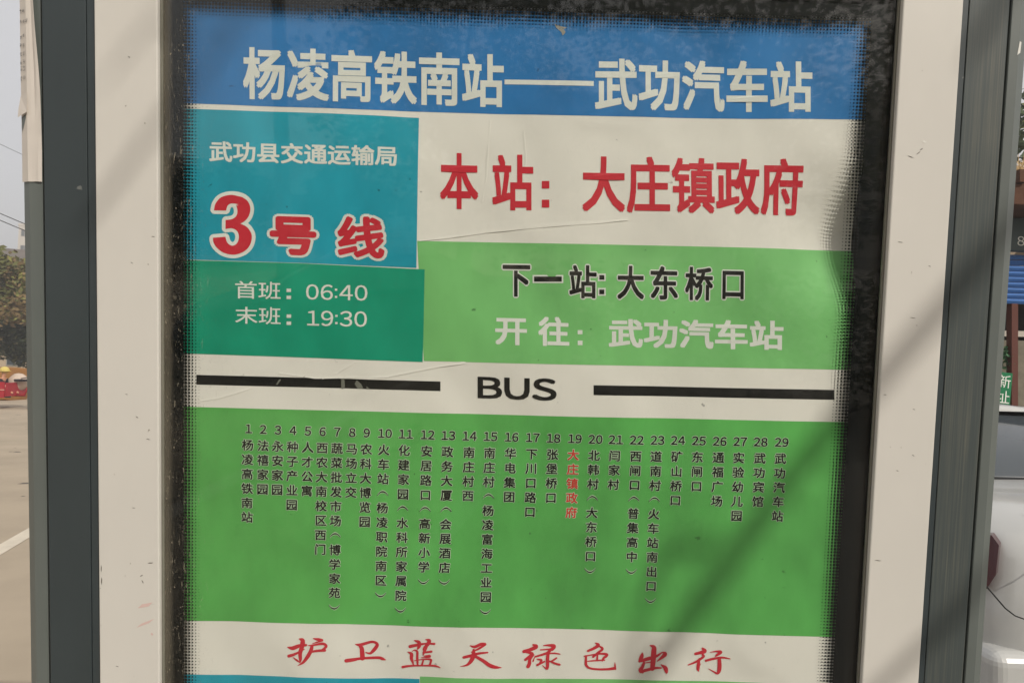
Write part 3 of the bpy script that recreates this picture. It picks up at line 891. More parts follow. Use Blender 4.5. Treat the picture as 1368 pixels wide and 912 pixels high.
def tree(name, loc, h, crown_r, label, mats, n_=6000, leaf=0.16, trunk_r=0.16, blobs_n=14, seed=1, group=None, low=0.35):
    random.seed(seed)
    t = tag(empty(name, loc), label, 'tree', group)
    lean = Vector((random.uniform(-.15, .15), random.uniform(-.15, .15), 0))
    top = Vector((0, 0, h * 0.8)) + lean * h * 0.5
    pts = [Vector((0, 0, -0.05)) + lean * 0] + [Vector((0, 0, 0)).lerp(top, k_) + Vector((random.uniform(-.06, .06), random.uniform(-.06, .06), 0)) * h * 0.3 for k_ in (0.25, 0.5, 0.75, 1)]
    tube('trunk', pts, [trunk_r * 1.25, trunk_r, trunk_r * 0.7, trunk_r * 0.4, trunk_r * 0.15], M['bark'], t)
    bl = []
    for _ in range(blobs_n):
        a = random.uniform(0, 2 * math.pi); q = random.random()
        z = h * (low + (1 - low) * 0.9 * q)
        rr = crown_r * math.sin(math.pi * (0.12 + 0.8 * q)) ** 0.7 * random.uniform(0.35, 0.75)
        c = Vector((math.cos(a) * rr, math.sin(a) * rr, z))
        bl.append((c, Vector((1, 1, 0.75)) * crown_r * random.uniform(0.28, 0.48)))
        s0 = pts[1].lerp(pts[3], random.random())
        tube('limb', [s0, s0.lerp(c, 0.5) + Vector((0, 0, 0.1 * crown_r)), c], [trunk_r * 0.4, trunk_r * 0.25, trunk_r * 0.08], M['bark'], t, n=6)
    leaves('crown', bl, n_, leaf, mats, t)
    return t

g_ = 'roadside trees across the street'
a = W(4, 540, 34); tree('roadside_tree', (a.x - 1.2, a.y, ZR), 6.4, 2.8, 'dusty olive roadside tree behind the red tricycle', [M['leaf_olive'], M['leaf_brown'], M['leaf_yellow']], 9000, 0.14, 0.14, 20, 3, g_, 0.32)
a = W(30, 540, 38); tree('roadside_tree', (a.x + 0.8, a.y, ZR), 6.6, 2.7, 'dark green roadside tree closest to the grey post', [M['leaf_dark'], M['leaf_dark'], M['leaf_olive']], 9000, 0.14, 0.14, 20, 5, g_, 0.26)
a = W(-12, 540, 46); tree('roadside_tree', (a.x, a.y, ZR), 7.5, 3.6, 'brownish hazy tree rising farthest back across the street', [M['leaf_brown'], M['leaf_olive']], 9000, 0.16, 0.16, 20, 8, g_, 0.3)

# ---- buildings
def building(name, loc, rz, wx, dy, h, storeys, cols, wallm, label, cat='building', roof='flat', win=(1.3, 1.4)):
    b = tag(empty(name, loc, rz), label, cat)
    box('wall', (-wx / 2, 0, 0), (wx / 2, dy, h), wallm, b)
    sh = h / storeys
    for s in range(storeys):
        for c in range(cols):
            x = -wx / 2 + wx * (c + 0.5) / cols
            z = s * sh + sh * 0.32
            fo = box('window', (x - win[0] / 2, -0.07, z), (x + win[0] / 2, 0.02, z + win[1]), M['concrete'], b)
            for sx in (-1, 1):
                xc = x + sx * win[0] * 0.24
                box('pane', (xc - win[0] * 0.21, -0.085, z + 0.08), (xc + win[0] * 0.21, -0.06, z + win[1] - 0.08), M['window_dark'], fo)
    if roof == 'flat':
        box('parapet', (-wx / 2 - 0.12, -0.12, h + 0.003), (wx / 2 + 0.12, dy + 0.12, h + 0.45), M['plaster'], b)
    else:
        e = 0.6
        v = [(-wx / 2 - e, -e, h), (wx / 2 + e, -e, h), (wx / 2 + e, dy + e, h), (-wx / 2 - e, dy + e, h), (-wx / 2 - e, dy / 2, h + dy * 0.32), (wx / 2 + e, dy / 2, h + dy * 0.32)]
        v2 = [(x, y, z + 0.22) for x, y, z in v]
        fcs = [(0, 1, 5, 4), (2, 3, 4, 5), (6, 10, 11, 7), (8, 11, 10, 9), (0, 6, 7, 1), (2, 8, 9, 3), (0, 4, 10, 6), (4, 3, 9, 10), (1, 7, 11, 5), (5, 11, 8, 2)]
        mesh('roof', v2 + v, [tuple((i + 6) % 12 for i in q) for q in fcs], M['roof_tile'], b)
    return b
a = W(8, 540, 62); building('village_house', (a.x - 3, a.y, ZR), R(28), 15, 8, 8.6, 3, 5, M['plaster_tan'], 'hazy tan house with pitched tile roof behind the roadside trees', 'house', 'gable')
a = W(29, 540, 160); building('tower_block', (a.x, a.y, ZR), R(30), 4.5, 4.5, 30, 9, 2, M['plaster'], 'faint pale tower block far off in the haze', 'tower block')
# seen in the glass: the other side of the crossing behind the photographer
building('brick_house', (6, -44, ZR), R(180), 16, 9, 6.6, 2, 5, M['plaster_tan'], 'two storey tan house reflected in the glass', 'house', 'gable')
building('shop_house', (-13, -52, ZR), R(176), 22, 9, 4.6, 1, 6, M['plaster'], 'low pale shop row reflected in the glass', 'house', 'flat')
building('farm_house', (24, -38, ZR), R(196), 13, 8, 8.2, 2, 4, M['plaster'], 'pale two storey house at the far side of the reflected street', 'house', 'flat')
tree('street_tree', (3.0, -8.6, 0), 6.0, 2.7, 'leafy street tree reflected at the upper right of the glass', [M['leaf_olive'], M['leaf_dark']], 12000, 0.055, 0.12, 26, 21, None, 0.32)
tree('street_tree', (-0.9, -11.5, 0), 6.2, 2.8, 'dense dark street tree reflected in the middle of the glass', [M['leaf_dark'], M['leaf_dark'], M['leaf_olive']], 14000, 0.06, 0.12, 26, 27, None, 0.25)
tree('street_tree', (-3.9, -17, ZR), 2.7, 1.3, 'rounded street tree reflected left of centre in the glass', [M['leaf_dark'], M['leaf_olive']], 5000, 0.09, 0.1, 14, 23, None, 0.3)
tree('street_tree', (-9.5, -24, ZR), 3.0, 2.4, 'broad street tree reflected at the left of the glass', [M['leaf_dark'], M['leaf_olive']], 7000, 0.12, 0.13, 16, 25, None, 0.25)

# ---- the leaning bare tree whose limbs shade the sign
SD = SUN_DIR
def shade_pt(px, py, s):
    x, z = P(px, py, 0.0)
    return (SIGN_M @ Vector((x, 0, z, 1))).to_3d() + SD * s
random.seed(11)
bt = tag(empty('bare_tree', (5.6, -4.4, 0)), 'bare limbed street tree behind the photographer that shades the sign', 'tree')
o_ = Vector((5.6, -4.4, 0))
fork = Vector((5.5, -4.3, 4.4))
tube('trunk', [Vector((0, 0, -0.05)), Vector((0.08, 0, 1.5)), Vector((-0.05, 0.05, 3)), fork - o_, Vector((0.2, -0.2, 6.2))], [0.15, 0.12, 0.11, 0.09, 0.04], M['bark'], bt, n=10)
def limb(pts, r0, r1):
    pts = [p - o_ for p in pts]
    n_ = len(pts)
    tube('limb', pts, [r0 + (r1 - r0) * i / (n_ - 1) for i in range(n_)], M['bark'], bt, n=8)
limb([fork, shade_pt(1480, 150, 4.9), shade_pt(1290, 368, 4.5), shade_pt(1165, 512, 4.2), shade_pt(1060, 640, 4.0), shade_pt(930, 820, 3.7), shade_pt(850, 935, 3.5), shade_pt(790, 1080, 3.3)], 0.017, 0.015)
limb([fork + Vector((0, 0, 0.7)), shade_pt(900, -420, 5.2), shade_pt(560, -230, 4.9), shade_pt(330, 10, 4.6), shade_pt(215, 168, 4.4), shade_pt(128, 288, 4.2), shade_pt(108, 312, 4.1)], 0.009, 0.006)
limb([shade_pt(990, 735, 3.8), shade_pt(900, 720, 3.9), shade_pt(868, 800, 3.8), shade_pt(850, 930, 3.8)], 0.010, 0.008)
limb([fork - Vector((0, 0, 0.6)), shade_pt(1500, 560, 4.8), shade_pt(1260, 830, 4.4), shade_pt(1130, 950, 4.2), shade_pt(1060, 1060, 4.1)], 0.013, 0.010)
limb([fork + Vector((0.05, 0, 0.4)), shade_pt(1480, -160, 4.8), shade_pt(1335, 0, 4.4), shade_pt(1280, 90, 4.3)], 0.014, 0.006)
limb([shade_pt(330, 10, 4.6), shade_pt(200, 40, 4.5), shade_pt(140, 120, 4.4)], 0.005, 0.004)

# ---- utility wires over the street on the left
def wire(name, p0, p1, sag, r, label, cat='wire', group=None):
    pts = [p0.lerp(p1, i / 14) - Vector((0, 0, sag * 4 * (i / 14) * (1 - i / 14))) for i in range(15)]
    o = tube(name, pts, r, M['wire'], None, n=5)
    tag(o, label, cat, group)
    return o
gw = 'overhead wires at the left'
wire('overhead_wire', W(-160, 205, 30), W(160, 345, 30), 0.3, 0.018, 'upper of the two dark overhead wires above the hazy roof', group=gw)
wire('overhead_wire', W(-160, 213, 30), W(160, 352, 30), 0.35, 0.018, 'lower of the two dark overhead wires above the hazy roof', group=gw)
wire('overhead_wire', W(-160, 110, 60), W(160, 262, 60), 0.4, 0.02, 'faint thin overhead wire high in the pale sky', group=gw)
# pole and wires behind, seen only in the glass
up_ = tag(empty('utility_pole', (-4.2, -13, 0)), 'concrete utility pole with cross arm reflected in the teal fields', 'utility pole')
tube('pole', [Vector((0, 0, 0)), Vector((0, 0, 8.5))], [0.15, 0.1], M['concrete'], up_, n=12)
box('cross_arm', (-0.8, -0.05, 7.6), (0.8, 0.05, 7.7), M['wire'], up_)

# ---- cargo tricycle with rider
M['red_paint'] = mat('red_paint', srgb(158, 30, 42), 0.4, 0.5, var=0.12, vscale=4)
M['tyre'] = mat('tyre', srgb(34, 33, 32), 0.8, 0.2)
M['steel'] = mat('steel', srgb(150, 150, 148), 0.4, 0.5, metal=0.6)
M['skin'] = mat('skin', srgb(190, 140, 112), 0.6, 0.3)
M['cloth_pink'] = mat('cloth_pink', srgb(208, 172, 150), 0.9, 0.1)
M['cloth_dark'] = mat('cloth_dark', srgb(48, 44, 48), 0.9, 0.1)
M['hat_yellow'] = mat('hat_yellow', srgb(204, 184, 104), 0.7, 0.3)
M['tarp'] = mat('tarp', srgb(150, 104, 50), 0.7, 0.3, var=0.15, vscale=3)
def wheel(name, x, y, r, wd, parent, rz=0):
    """wheel rolling along local x: tyre ring with rim and hub"""
    v, f = [], []
    N, K = 20, 6
    for i in range(N):
        A = 2 * math.pi * i / N
        for j in range(K):
            B = 2 * math.pi * j / K
            rr = r - wd * 0.5 + math.cos(B) * wd * 0.5
            v.append((x + math.cos(A) * rr, y + math.sin(B) * wd * 0.5, r + math.sin(A) * rr))
    for i in range(N):
        for j in range(K):
            f.append((i * K + j, ((i + 1) % N) * K + j, ((i + 1) % N) * K + (j + 1) % K, i * K + (j + 1) % K))
    o = mesh(name, v, f, M['tyre'], parent, smooth=True)
    v, f = [], []
    for s_, rr in ((-0.3, r - wd * 0.8), (0.3, r - wd * 0.8)):
        for i in range(N):
            A = 2 * math.pi * i / N
            v.append((x + math.cos(A) * rr, y + s_ * wd, r + math.sin(A) * rr))
    f = [tuple(range(N)), tuple(range(N, 2 * N))[::-1]] + [(i, N + i, N + (i + 1) % N, (i + 1) % N) for i in range(N)]
    mesh('rim', v, f, M['steel'], o)
    return o
tc_ = W(33, 543, 24.3)
tri = tag(empty('cargo_tricycle', (tc_.x - 0.08, tc_.y, ZR), 0.0), 'red cargo tricycle with white characters on its side crossing the street', 'tricycle')
# local x: forwards is +x, bed behind
box('cargo_floor', (-2.05, -0.5, 0.42), (-0.25, 0.5, 0.47), M['red_paint'], tri)
box('side_board', (-2.05, -0.54, 0.36), (-0.25, -0.505, 0.86), M['red_paint'], tri, 0.005)
box('side_board', (-2.05, 0.505, 0.36), (-0.25, 0.54, 0.86), M['red_paint'], tri, 0.005)
box('end_board', (-2.09, -0.5, 0.4), (-2.055, 0.5, 0.84), M['red_paint'], tri, 0.005)
box('end_board', (-0.246, -0.5, 0.4), (-0.215, 0.5, 0.84), M['red_paint'], tri, 0.005)
box('side_rail', (-2.06, -0.56, 0.60), (-0.24, -0.543, 0.625), M['cloth_pink'], tri)
for kx in (-1.15, -0.98, -0.81):
    v0 = [(0, 0), (.9, 0), (.9, .14), (0, .14), (0, .4), (.9, .4), (.9, .52), (0, .52), (.38, 0), (.52, 0), (.52, .85), (.38, .85), (0.1, .75), (.8, .75), (.8, .86), (.1, .86)]
    mesh('lettering', [(kx + a * 0.15, -0.5425 - 0.0004 * (i // 4), 0.67 + b * 0.14) for i, (a, b) in enumerate(v0)], [(i, i + 1, i + 2, i + 3) for i in (0, 4, 8, 12)], M['ink_white'], tri)
wheel('wheel', -1.5, -0.42, 0.27, 0.09, tri); wheel('wheel', -1.5, 0.42, 0.27, 0.09, tri); wheel('wheel', 0.42, 0, 0.26, 0.08, tri)
tube('frame', [Vector((-0.3, 0, 0.45)), Vector((0.05, 0, 0.42)), Vector((0.2, 0, 0.8)), Vector((0.26, 0, 0.98))], 0.03, M['red_paint'], tri)
tube('axle', [Vector((-1.5, -0.4, 0.27)), Vector((-1.5, 0.4, 0.27))], 0.03, M['wire'], tri)
for s_ in (-1, 1):
    tube('fork', [Vector((0.24, s_ * 0.07, 0.9)), Vector((0.42, s_ * 0.07, 0.27))], 0.02, M['steel'], tri)
tube('handlebar', [Vector((0.1, -0.3, 0.98)), Vector((0.24, -0.1, 1.02)), Vector((0.24, 0.1, 1.02)), Vector((0.1, 0.3, 0.98))], 0.016, M['wire'], tri)
box('seat', (-0.24, -0.15, 0.88), (0.08, 0.15, 0.95), M['cloth_dark'], tri, 0.02)
box('mudguard', (0.2, -0.08, 0.53), (0.64, 0.08, 0.56), M['red_paint'], tri, 0.01)
tube('bed_frame', [Vector((-2.0, -0.3, 0.38)), Vector((-0.2, -0.3, 0.38))], 0.03, M['wire'], tri)

def skinned(name, joints, edges, m_, parent, sub=2):
    me = bpy.data.meshes.new(name)
    me.from_pydata([j[0] for j in joints], edges, [])
    o = link(name, me)
    md = o.modifiers.new('s', 'SKIN')
    for i, j in enumerate(joints):
        o.data.skin_vertices[0].data[i].radius = (j[1], j[1])
    o.data.skin_vertices[0].data[0].use_root = True
    s2 = o.modifiers.new('d', 'SUBSURF'); s2.levels = sub; s2.render_levels = sub
    dg = bpy.context.evaluated_depsgraph_get()
    nm = bpy.data.meshes.new_from_object(o.evaluated_get(dg))
    bpy.data.objects.remove(o)
    nm.materials.clear(); nm.materials.append(m_)
    for p_ in nm.polygons: p_.use_smooth = True
    return link(name, nm, parent)
rd = tag(empty('person', (tc_.x - 0.78, tc_.y - 0.1, ZR + 0.44), 0.0), 'person in a yellow hat sitting in the bed of the red tricycle', 'person')
J = [((0, 0, 0.08), .13), ((0.03, 0, 0.28), .13), ((0.07, 0, 0.46), .15), ((0.09, 0, 0.56), .06), ((0.12, 0, 0.64), .055), ((0.13, 0, 0.74), .09),
     ((0.07, -0.17, 0.5), .055), ((0.12, -0.24, 0.3), .045), ((0.33, -0.22, 0.26), .035), ((0.07, 0.17, 0.5), .055), ((0.12, 0.24, 0.3), .045), ((0.33, 0.22, 0.26), .035),
     ((0.05, -0.1, 0.04), .085), ((0.30, -0.13, 0.30), .07), ((0.46, -0.14, 0.08), .045), ((0.54, -0.14, 0.06), .035), ((0.05, 0.1, 0.04), .085), ((0.30, 0.13, 0.30), .07), ((0.46, 0.14, 0.08), .045), ((0.54, 0.14, 0.06), .035)]
E_ = [(0, 1), (1, 2), (2, 3), (3, 4), (4, 5), (2, 6), (6, 7), (7, 8), (2, 9), (9, 10), (10, 11), (0, 12), (12, 13), (13, 14), (14, 15), (0, 16), (16, 17), (17, 18), (18, 19)]
skinned('body', J, E_, M['skin'], rd, 1)
skinned('jacket', [((-0.005, 0, 0.1), .145), ((0.02, 0, 0.28), .15), ((0.055, 0, 0.46), .165), ((0.07, -0.18, 0.49), .075), ((0.12, -0.245, 0.3), .06), ((0.30, -0.23, 0.27), .05), ((0.07, 0.18, 0.49), .075), ((0.12, 0.245, 0.3), .06), ((0.30, 0.23, 0.27), .05)],
        [(0, 1), (1, 2), (2, 3), (3, 4), (4, 5), (2, 6), (6, 7), (7, 8)], M['cloth_dark'], rd, 1)
skinned('trousers', [((0, 0, 0.08), .135), ((0.05, -0.1, 0.04), .1), ((0.30, -0.13, 0.30), .085), ((0.44, -0.14, 0.10), .06), ((0.05, 0.1, 0.04), .1), ((0.30, 0.13, 0.30), .085), ((0.44, 0.14, 0.10), .06)],
        [(0, 1), (1, 2), (2, 3), (0, 4), (4, 5), (5, 6)], M['cloth_pink'], rd, 1)
bm = bmesh.new(); bmesh.ops.create_uvsphere(bm, u_segments=16, v_segments=8, radius=0.14, matrix=Matrix.Translation((0.13, 0, 0.80)) @ Matrix.Scale(0.8, 4, (0, 0, 1)))
bmesh.ops.create_cone(bm, cap_ends=True, segments=16, radius1=0.19, radius2=0.13, depth=0.03, matrix=Matrix.Translation((0.14, 0, 0.775)))
bm_obj('hat', bm, M['hat_yellow'], rd, True)
# pale sack in the bed
bm = bmesh.new(); bmesh.ops.create_uvsphere(bm, u_segments=14, v_segments=8, radius=0.5)
for v in bm.verts:
    v.co = Vector((v.co.x * 0.62, v.co.y * 0.5, max(-0.26, v.co.z * 0.6))) * (1 + 0.08 * noise.noise(v.co * 4))
sk = bm_obj('sack', bm, mat('sack_cloth', srgb(196, 178, 162), 0.9, 0.1, var=0.1, vscale=5), None, True)
sk.location = (tc_.x - 0.42, tc_.y + 0.25, ZR + 0.84)
tag(sk, 'pale pink sack lying in the bed of the red tricycle', 'sack')
a = W(2, 528, 29)
bm = bmesh.new(); add_box(bm, (-1.6, -0.7, 0), (0.6, 0.7, 1.25), 0.06, 2)
bmesh.ops.subdivide_edges(bm, edges=bm.edges[:], cuts=3, use_grid_fill=True)
for v in bm.verts: v.co += Vector((1, 1, 1)) * 0.05 * noise.noise(v.co * 2.2)
cl = bm_obj('covered_load', bm, M['tarp'], None, True); cl.location = (a.x, a.y, ZR)
tag(cl, 'orange tarpaulin covered load standing beyond the tricycle', 'covered load')

# ---- sedan parked behind the sign, seen from the rear
M['car_paint'] = mat('car_paint', srgb(186, 186, 182), 0.28, 0.6, var=0.04, vscale=3)
M['car_paint'].node_tree.nodes['Principled BSDF'].inputs['Coat Weight'].default_value = 0.6
M['car_glass'] = mat('car_glass', srgb(70, 76, 80), 0.08, 0.8)
M['taillight'] = mat('taillight', srgb(70, 18, 26), 0.15, 0.6)
M['rubber'] = mat('rubber', srgb(26, 27, 28), 0.6, 0.3)
CX, CYW = 1.752, 1.56          # left rear corner in the street
car = tag(empty('parked_car', (CX + 0.88, CYW, 0)), 'silver grey sedan parked behind the sign, rear towards the viewer', 'car')
def loft(name, secs, m_, parent, smooth_=True, close=False):
    k_ = len(secs[0]); v = [p for s in secs for p in s]; f = []
    for i in range(len(secs) - 1):
        for j in range(k_ - (0 if close else 1)):
            f.append((i * k_ + j, i * k_ + (j + 1) % k_, (i + 1) * k_ + (j + 1) % k_, (i + 1) * k_ + j))
    f.append(tuple(range(k_))[::-1]); f.append(tuple((len(secs) - 1) * k_ + j for j in range(k_)))
    o = mesh(name, v, f, m_, parent, smooth_)
    b = bmesh.new(); b.from_mesh(o.data); bmesh.ops.recalc_face_normals(b, faces=b.faces)
    b.to_mesh(o.data); b.free()
    return o
def sec(y, wbot, wmid, wtop, zb, zm, zt, crown):
    half = [(wbot, zb), (wmid, zb + 0.12), (wmid, zm), (wmid - 0.03, zt - 0.09), (wtop, zt - 0.02), (wtop * 0.6, zt + crown * 0.7), (0, zt + crown)]
    return [(-x, y, z) for x, z in half] + [(x, y, z) for x, z in half[::-1][1:]]
S_ = [(-0.02, .60, .72, .62, .38, .62, .93, .010), (0.03, .72, .80, .70, .30, .64, 1.00, .02), (0.10, .78, .86, .76, .25, .66, 1.025, .025), (0.5, .80, .88, .79, .22, .68, 1.05, .03), (1.0, .80, .885, .80, .20, .68, 1.07, .03),
      (2.2, .80, .89, .80, .2, .68, 1.0, .03), (3.3, .80, .885, .79, .2, .66, .96, .04), (3.9, .78, .87, .74, .22, .62, .86, .05), (4.35, .70, .80, .62, .28, .5, .70, .04), (4.45, .6, .7, .5, .34, .46, .60, .02)]
loft('body', [sec(*s) for s in S_], M['car_paint'], car, True)
def gh(y, wb, wt, zb, zt):
    half = [(wb, zb), (wt + (wb - wt) * 0.35, zb + (zt - zb) * 0.6), (wt, zt - 0.03), (wt * 0.6, zt + 0.0), (0, zt + 0.012)]
    return [(-x, y, z) for x, z in half] + [(x, y, z) for x, z in half[::-1][1:]]
loft('window', [gh(0.93, .66, .64, 1.05, 1.06), gh(1.25, .72, .62, 1.04, 1.22), gh(1.62, .76, .60, 1.03, 1.395), gh(2.7, .77, .60, 1.0, 1.41), gh(3.3, .74, .64, .99, 1.12), gh(3.5, .72, .66, .98, 1.01)], M['car_glass'], car, True)
loft('roof', [gh(1.56, .615, .600, 1.392, 1.402), gh(1.8, .635, .605, 1.385, 1.432), gh(2.5, .635, .605, 1.385, 1.436), gh(2.78, .615, .600, 1.38, 1.404)], M['car_paint'], car, True)
box('window_seal', (-0.67, 0.905, 1.085), (0.67, 0.94, 1.10), M['rubber'], car, 0.004)
for s_ in (-1, 1):
    v = [(s_ * .845, 0.022, .86), (s_ * .862, 0.05, .80), (s_ * .895, 0.20, .80), (s_ * .885, 0.22, .965), (s_ * .835, 0.06, .995), (s_ * .828, 0.03, .965)]
    v += [(x * 0.95, y + 0.05, z) for x, y, z in v]
    o = mesh('taillight', v, [(0, 1, 4, 5), (1, 2, 3, 4), (11, 10, 7, 6), (10, 9, 8, 7), (0, 6, 7, 1), (1, 7, 8, 2), (2, 8, 9, 3), (3, 9, 10, 4), (4, 10, 11, 5), (5, 11, 6, 0)], M['taillight'], car)
    for y in (0.85, 3.55):
        t = wheel('wheel', 0, 0, 0.31, 0.19, car)
        t.matrix_local = Matrix.Translation((s_ * 0.80, y, 0)) @ Matrix.Rotation(R(90), 4, 'Z')
box('bumper', (-0.885, -0.03, 0.30), (0.885, 0.30, 0.60), M['car_paint'], car, 0.05, 5)
box('licence_plate', (-0.22, -0.045, 0.70), (0.22, -0.03, 0.83), M['print_blue'], car, 0.003)
for s_ in (-1, 1):
    tube('pillar', [Vector((s_ * .665, 0.95, 1.06)), Vector((s_ * .655, 1.25, 1.235)), Vector((s_ * .612, 1.6, 1.39))], [0.035, 0.035, 0.02], M['car_paint'], car)

cb = [W(1300, 770, 2.35), W(1318, 783, 2.35), W(1330, 797, 2.35), W(1343, 812, 2.35), W(1356, 822, 2.36), W(1370, 827, 2.38), W(1400, 822, 2.4), W(1440, 790, 2.45)]
o = tube('cable', [Vector(cb[0]) + Vector((-.25, 0, .25))] + cb + [Vector((cb[-1].x + 0.3, cb[-1].y + .3, 1.2))], 0.0022, M['rubber'], None, n=6)
tag(o, 'thin black cable hanging in a curve behind the silver sedan', 'cable')

# ---- behind the photographer, seen in the glass: greenery and a dark car, both added to darken the reflection
random.seed(41)
hg = tag(empty('added_hedge', (4.9, -6.2, 0)), 'dark greenery added out of view behind the camera to darken the reflection', 'added_hedge')  # put in out of view so the pane has something dark to reflect
leaves('foliage', [(Vector((x * 0.62 - 4.4, 0, 0.68)), Vector((0.5, 0.42, 0.72))) for x in range(15)], 9000, 0.055, [M['leaf_dark'], M['leaf_olive']], hg)
tube('stem', [Vector((-4.4, 0, 0)), Vector((-4.4, 0.05, 0.9))], 0.03, M['bark'], hg)
def copy_tree(o, parent=None):
    c = o.copy(); COL.objects.link(c); c.parent = parent
    for ch in list(o.children): copy_tree(ch, c)
    return c
M['car_black'] = mat('car_black', srgb(34, 36, 40), 0.25, 0.6)
c2 = copy_tree(car)  # extra car out of view, a dark mass for the pane's left half
c2.location = (0.6, -8.6, ZR); c2.rotation_euler = (0, 0, R(76))
c2['label'] = 'black sedan added out of view behind the camera to darken the reflection'
for ch in c2.children:
    if ch.type == 'MESH' and ch.data.materials[0] == M['car_paint']:
        ch.data = ch.data.copy(); ch.data.materials[0] = M['car_black']

# ---- shop on the right
M['shutter'] = mat('shutter', srgb(56, 104, 168), 0.5, 0.4, var=0.1, vscale=3)
M['board_grey'] = mat('board_grey', srgb(72, 84, 84), 0.6, 0.3, var=0.1, vscale=4)
M['timber'] = mat('timber', srgb(84, 56, 40), 0.8, 0.2, var=0.25, vscale=6)
M['sign_green'] = mat('sign_green', srgb(18, 112, 70), 0.5, 0.3)
M['sign_red'] = mat('sign_red', srgb(205, 50, 66), 0.5, 0.3)
M['straw'] = mat('straw', srgb(188, 160, 116), 0.9, 0.1, var=0.2, vscale=15)
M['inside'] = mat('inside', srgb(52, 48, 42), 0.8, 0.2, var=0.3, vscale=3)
DS = 9.0; YS = DS - 1.118
sx_ = lambda px: (px - PW / 2) / F_PX * DS
zz_ = lambda py: EYE - (py - 513) / F_PX * DS
shop = tag(empty('corner_shop', (0, YS, 0)), 'small shop with blue roller shutter and dark timber eaves beyond the sedan', 'shop')
box('wall', (4.9, 0.9, 0), (10.5, 5, 4.0), M['plaster_tan'], shop)
box('wall', (4.9, 0.0, 0), (5.55, 0.89, 3.9), M['plaster_tan'], shop)
box('wall', (8.2, 0.0, 0), (10.5, 0.89, 3.9), M['plaster_tan'], shop)
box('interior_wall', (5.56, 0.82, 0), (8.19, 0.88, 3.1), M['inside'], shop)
sb_ = box('signboard', (5.4, -0.12, zz_(335)), (8.4, -0.01, zz_(291)), M['board_grey'], shop, 0.01)
v0, f0 = glyph('8', 0.02)
for i in range(6):
    mesh('lettering', [(sx_(1353) + i * 0.11 + a * 0.16, -0.124, zz_(328) + b * 0.15) for a, b in v0], f0, M['ink_white'], sb_)
zt, zb = zz_(337), zz_(404)
nsl = 9
for i in range(nsl):
    z0 = zb + (zt - zb) * i / nsl
    z1 = zb + (zt - zb) * (i + 1) / nsl - 0.008
    v = [(x, y, z) for x in (5.56, 8.19) for y, z in ((0.05, z0), (0.02, z0), (0.0, (z0 + z1) / 2), (0.02, z1), (0.05, z1))]
    mesh('shutter_slat', v, [(1, 6, 7, 2), (2, 7, 8, 3), (0, 5, 6, 1), (3, 8, 9, 4), (0, 4, 9, 5)], M['shutter'], shop)
box('roof', (4.6, -0.7, zz_(289)), (10.8, 0.0, zz_(262)), M['timber'], shop, 0.01)
for i in range(18):
    box('rafter', (4.7 + i * 0.34, -0.76, zz_(262) + 0.003), (4.78 + i * 0.34, 0.4, zz_(246)), M['timber'], shop)
box('door_post', (sx_(1360.5), 0.02, 0), (sx_(1369), 0.12, zz_(404)), mat('post_brown', srgb(92, 52, 42), 0.7, 0.3), shop)
box('shelf', (5.6, 0.35, zz_(446)), (8.1, 0.8, zz_(438)), M['plaster'], shop)
box('cabinet', (sx_(1345), 0.4, zz_(434)), (sx_(1360), 0.8, zz_(413)), M['rubber'], shop, 0.005)
box('stall_front', (5.6, 0.25, 0), (8.1, 0.34, zz_(452)), mat('stall_grey', srgb(118, 112, 98), 0.8, 0.2, var=0.25, vscale=8), shop)
random.seed(5)
leaves('plant_leaves', [(Vector((sx_(1358), 0.1, zz_(478))), Vector((0.12, 0.08, 0.16))), (Vector((sx_(1346), 0.12, zz_(470))), Vector((0.1, 0.06, 0.1)))], 160, 0.035, [mat('leaf_shop', srgb(60, 110, 66), 0.6)], shop)['kind'] = 'stuff'
gs = box('green_sign', (-0.10, -0.012, -0.26), (0.095, 0.012, 0.165), M['sign_green'], None, 0.002)
gs.location = (sx_(1347.5), YS + 0.0, zz_(515)); gs.rotation_euler = (0, R(5), 0)
tag(gs, 'small leaning green sign with white characters in front of the shop', 'sign')
for ch, z in (('新', -0.01), ('址', -0.20)):
    v0, f0 = glyph(ch, 0.02)
    mesh('lettering', [(-0.085 + a * 0.17, -0.0145, z + b * 0.17) for a, b in v0], f0, M['ink_white'], gs)
# the stand that carries the green sign
tube('stand', [Vector((0, 0.03, -0.24)), Vector((0.11, 0.05, -zz_(515) + 0.0))], 0.012, M['steel'], gs)
rs = tag(empty('round_sign', (sx_(1354), YS - 0.62, zz_(284))), 'small red and white rounded sign hanging under the timber eaves', 'sign')
bm = bmesh.new(); bmesh.ops.create_cone(bm, cap_ends=True, segments=28, radius1=0.085, radius2=0.085, depth=0.02, matrix=Matrix.Rotation(R(90), 4, 'X'))
bm_obj('sign_face', bm, M['ink_white'], rs)
bm = bmesh.new(); bmesh.ops.create_cone(bm, cap_ends=True, segments=28, radius1=0.066, radius2=0.066, depth=0.008, matrix=Matrix.Translation((0, -0.0145, 0)) @ Matrix.Rotation(R(90), 4, 'X'))
bm_obj('sign_disc', bm, M['sign_red'], rs)
box('bracket', (-0.006, -0.004, 0.084), (0.006, 0.004, 0.2), M['wire'], rs)
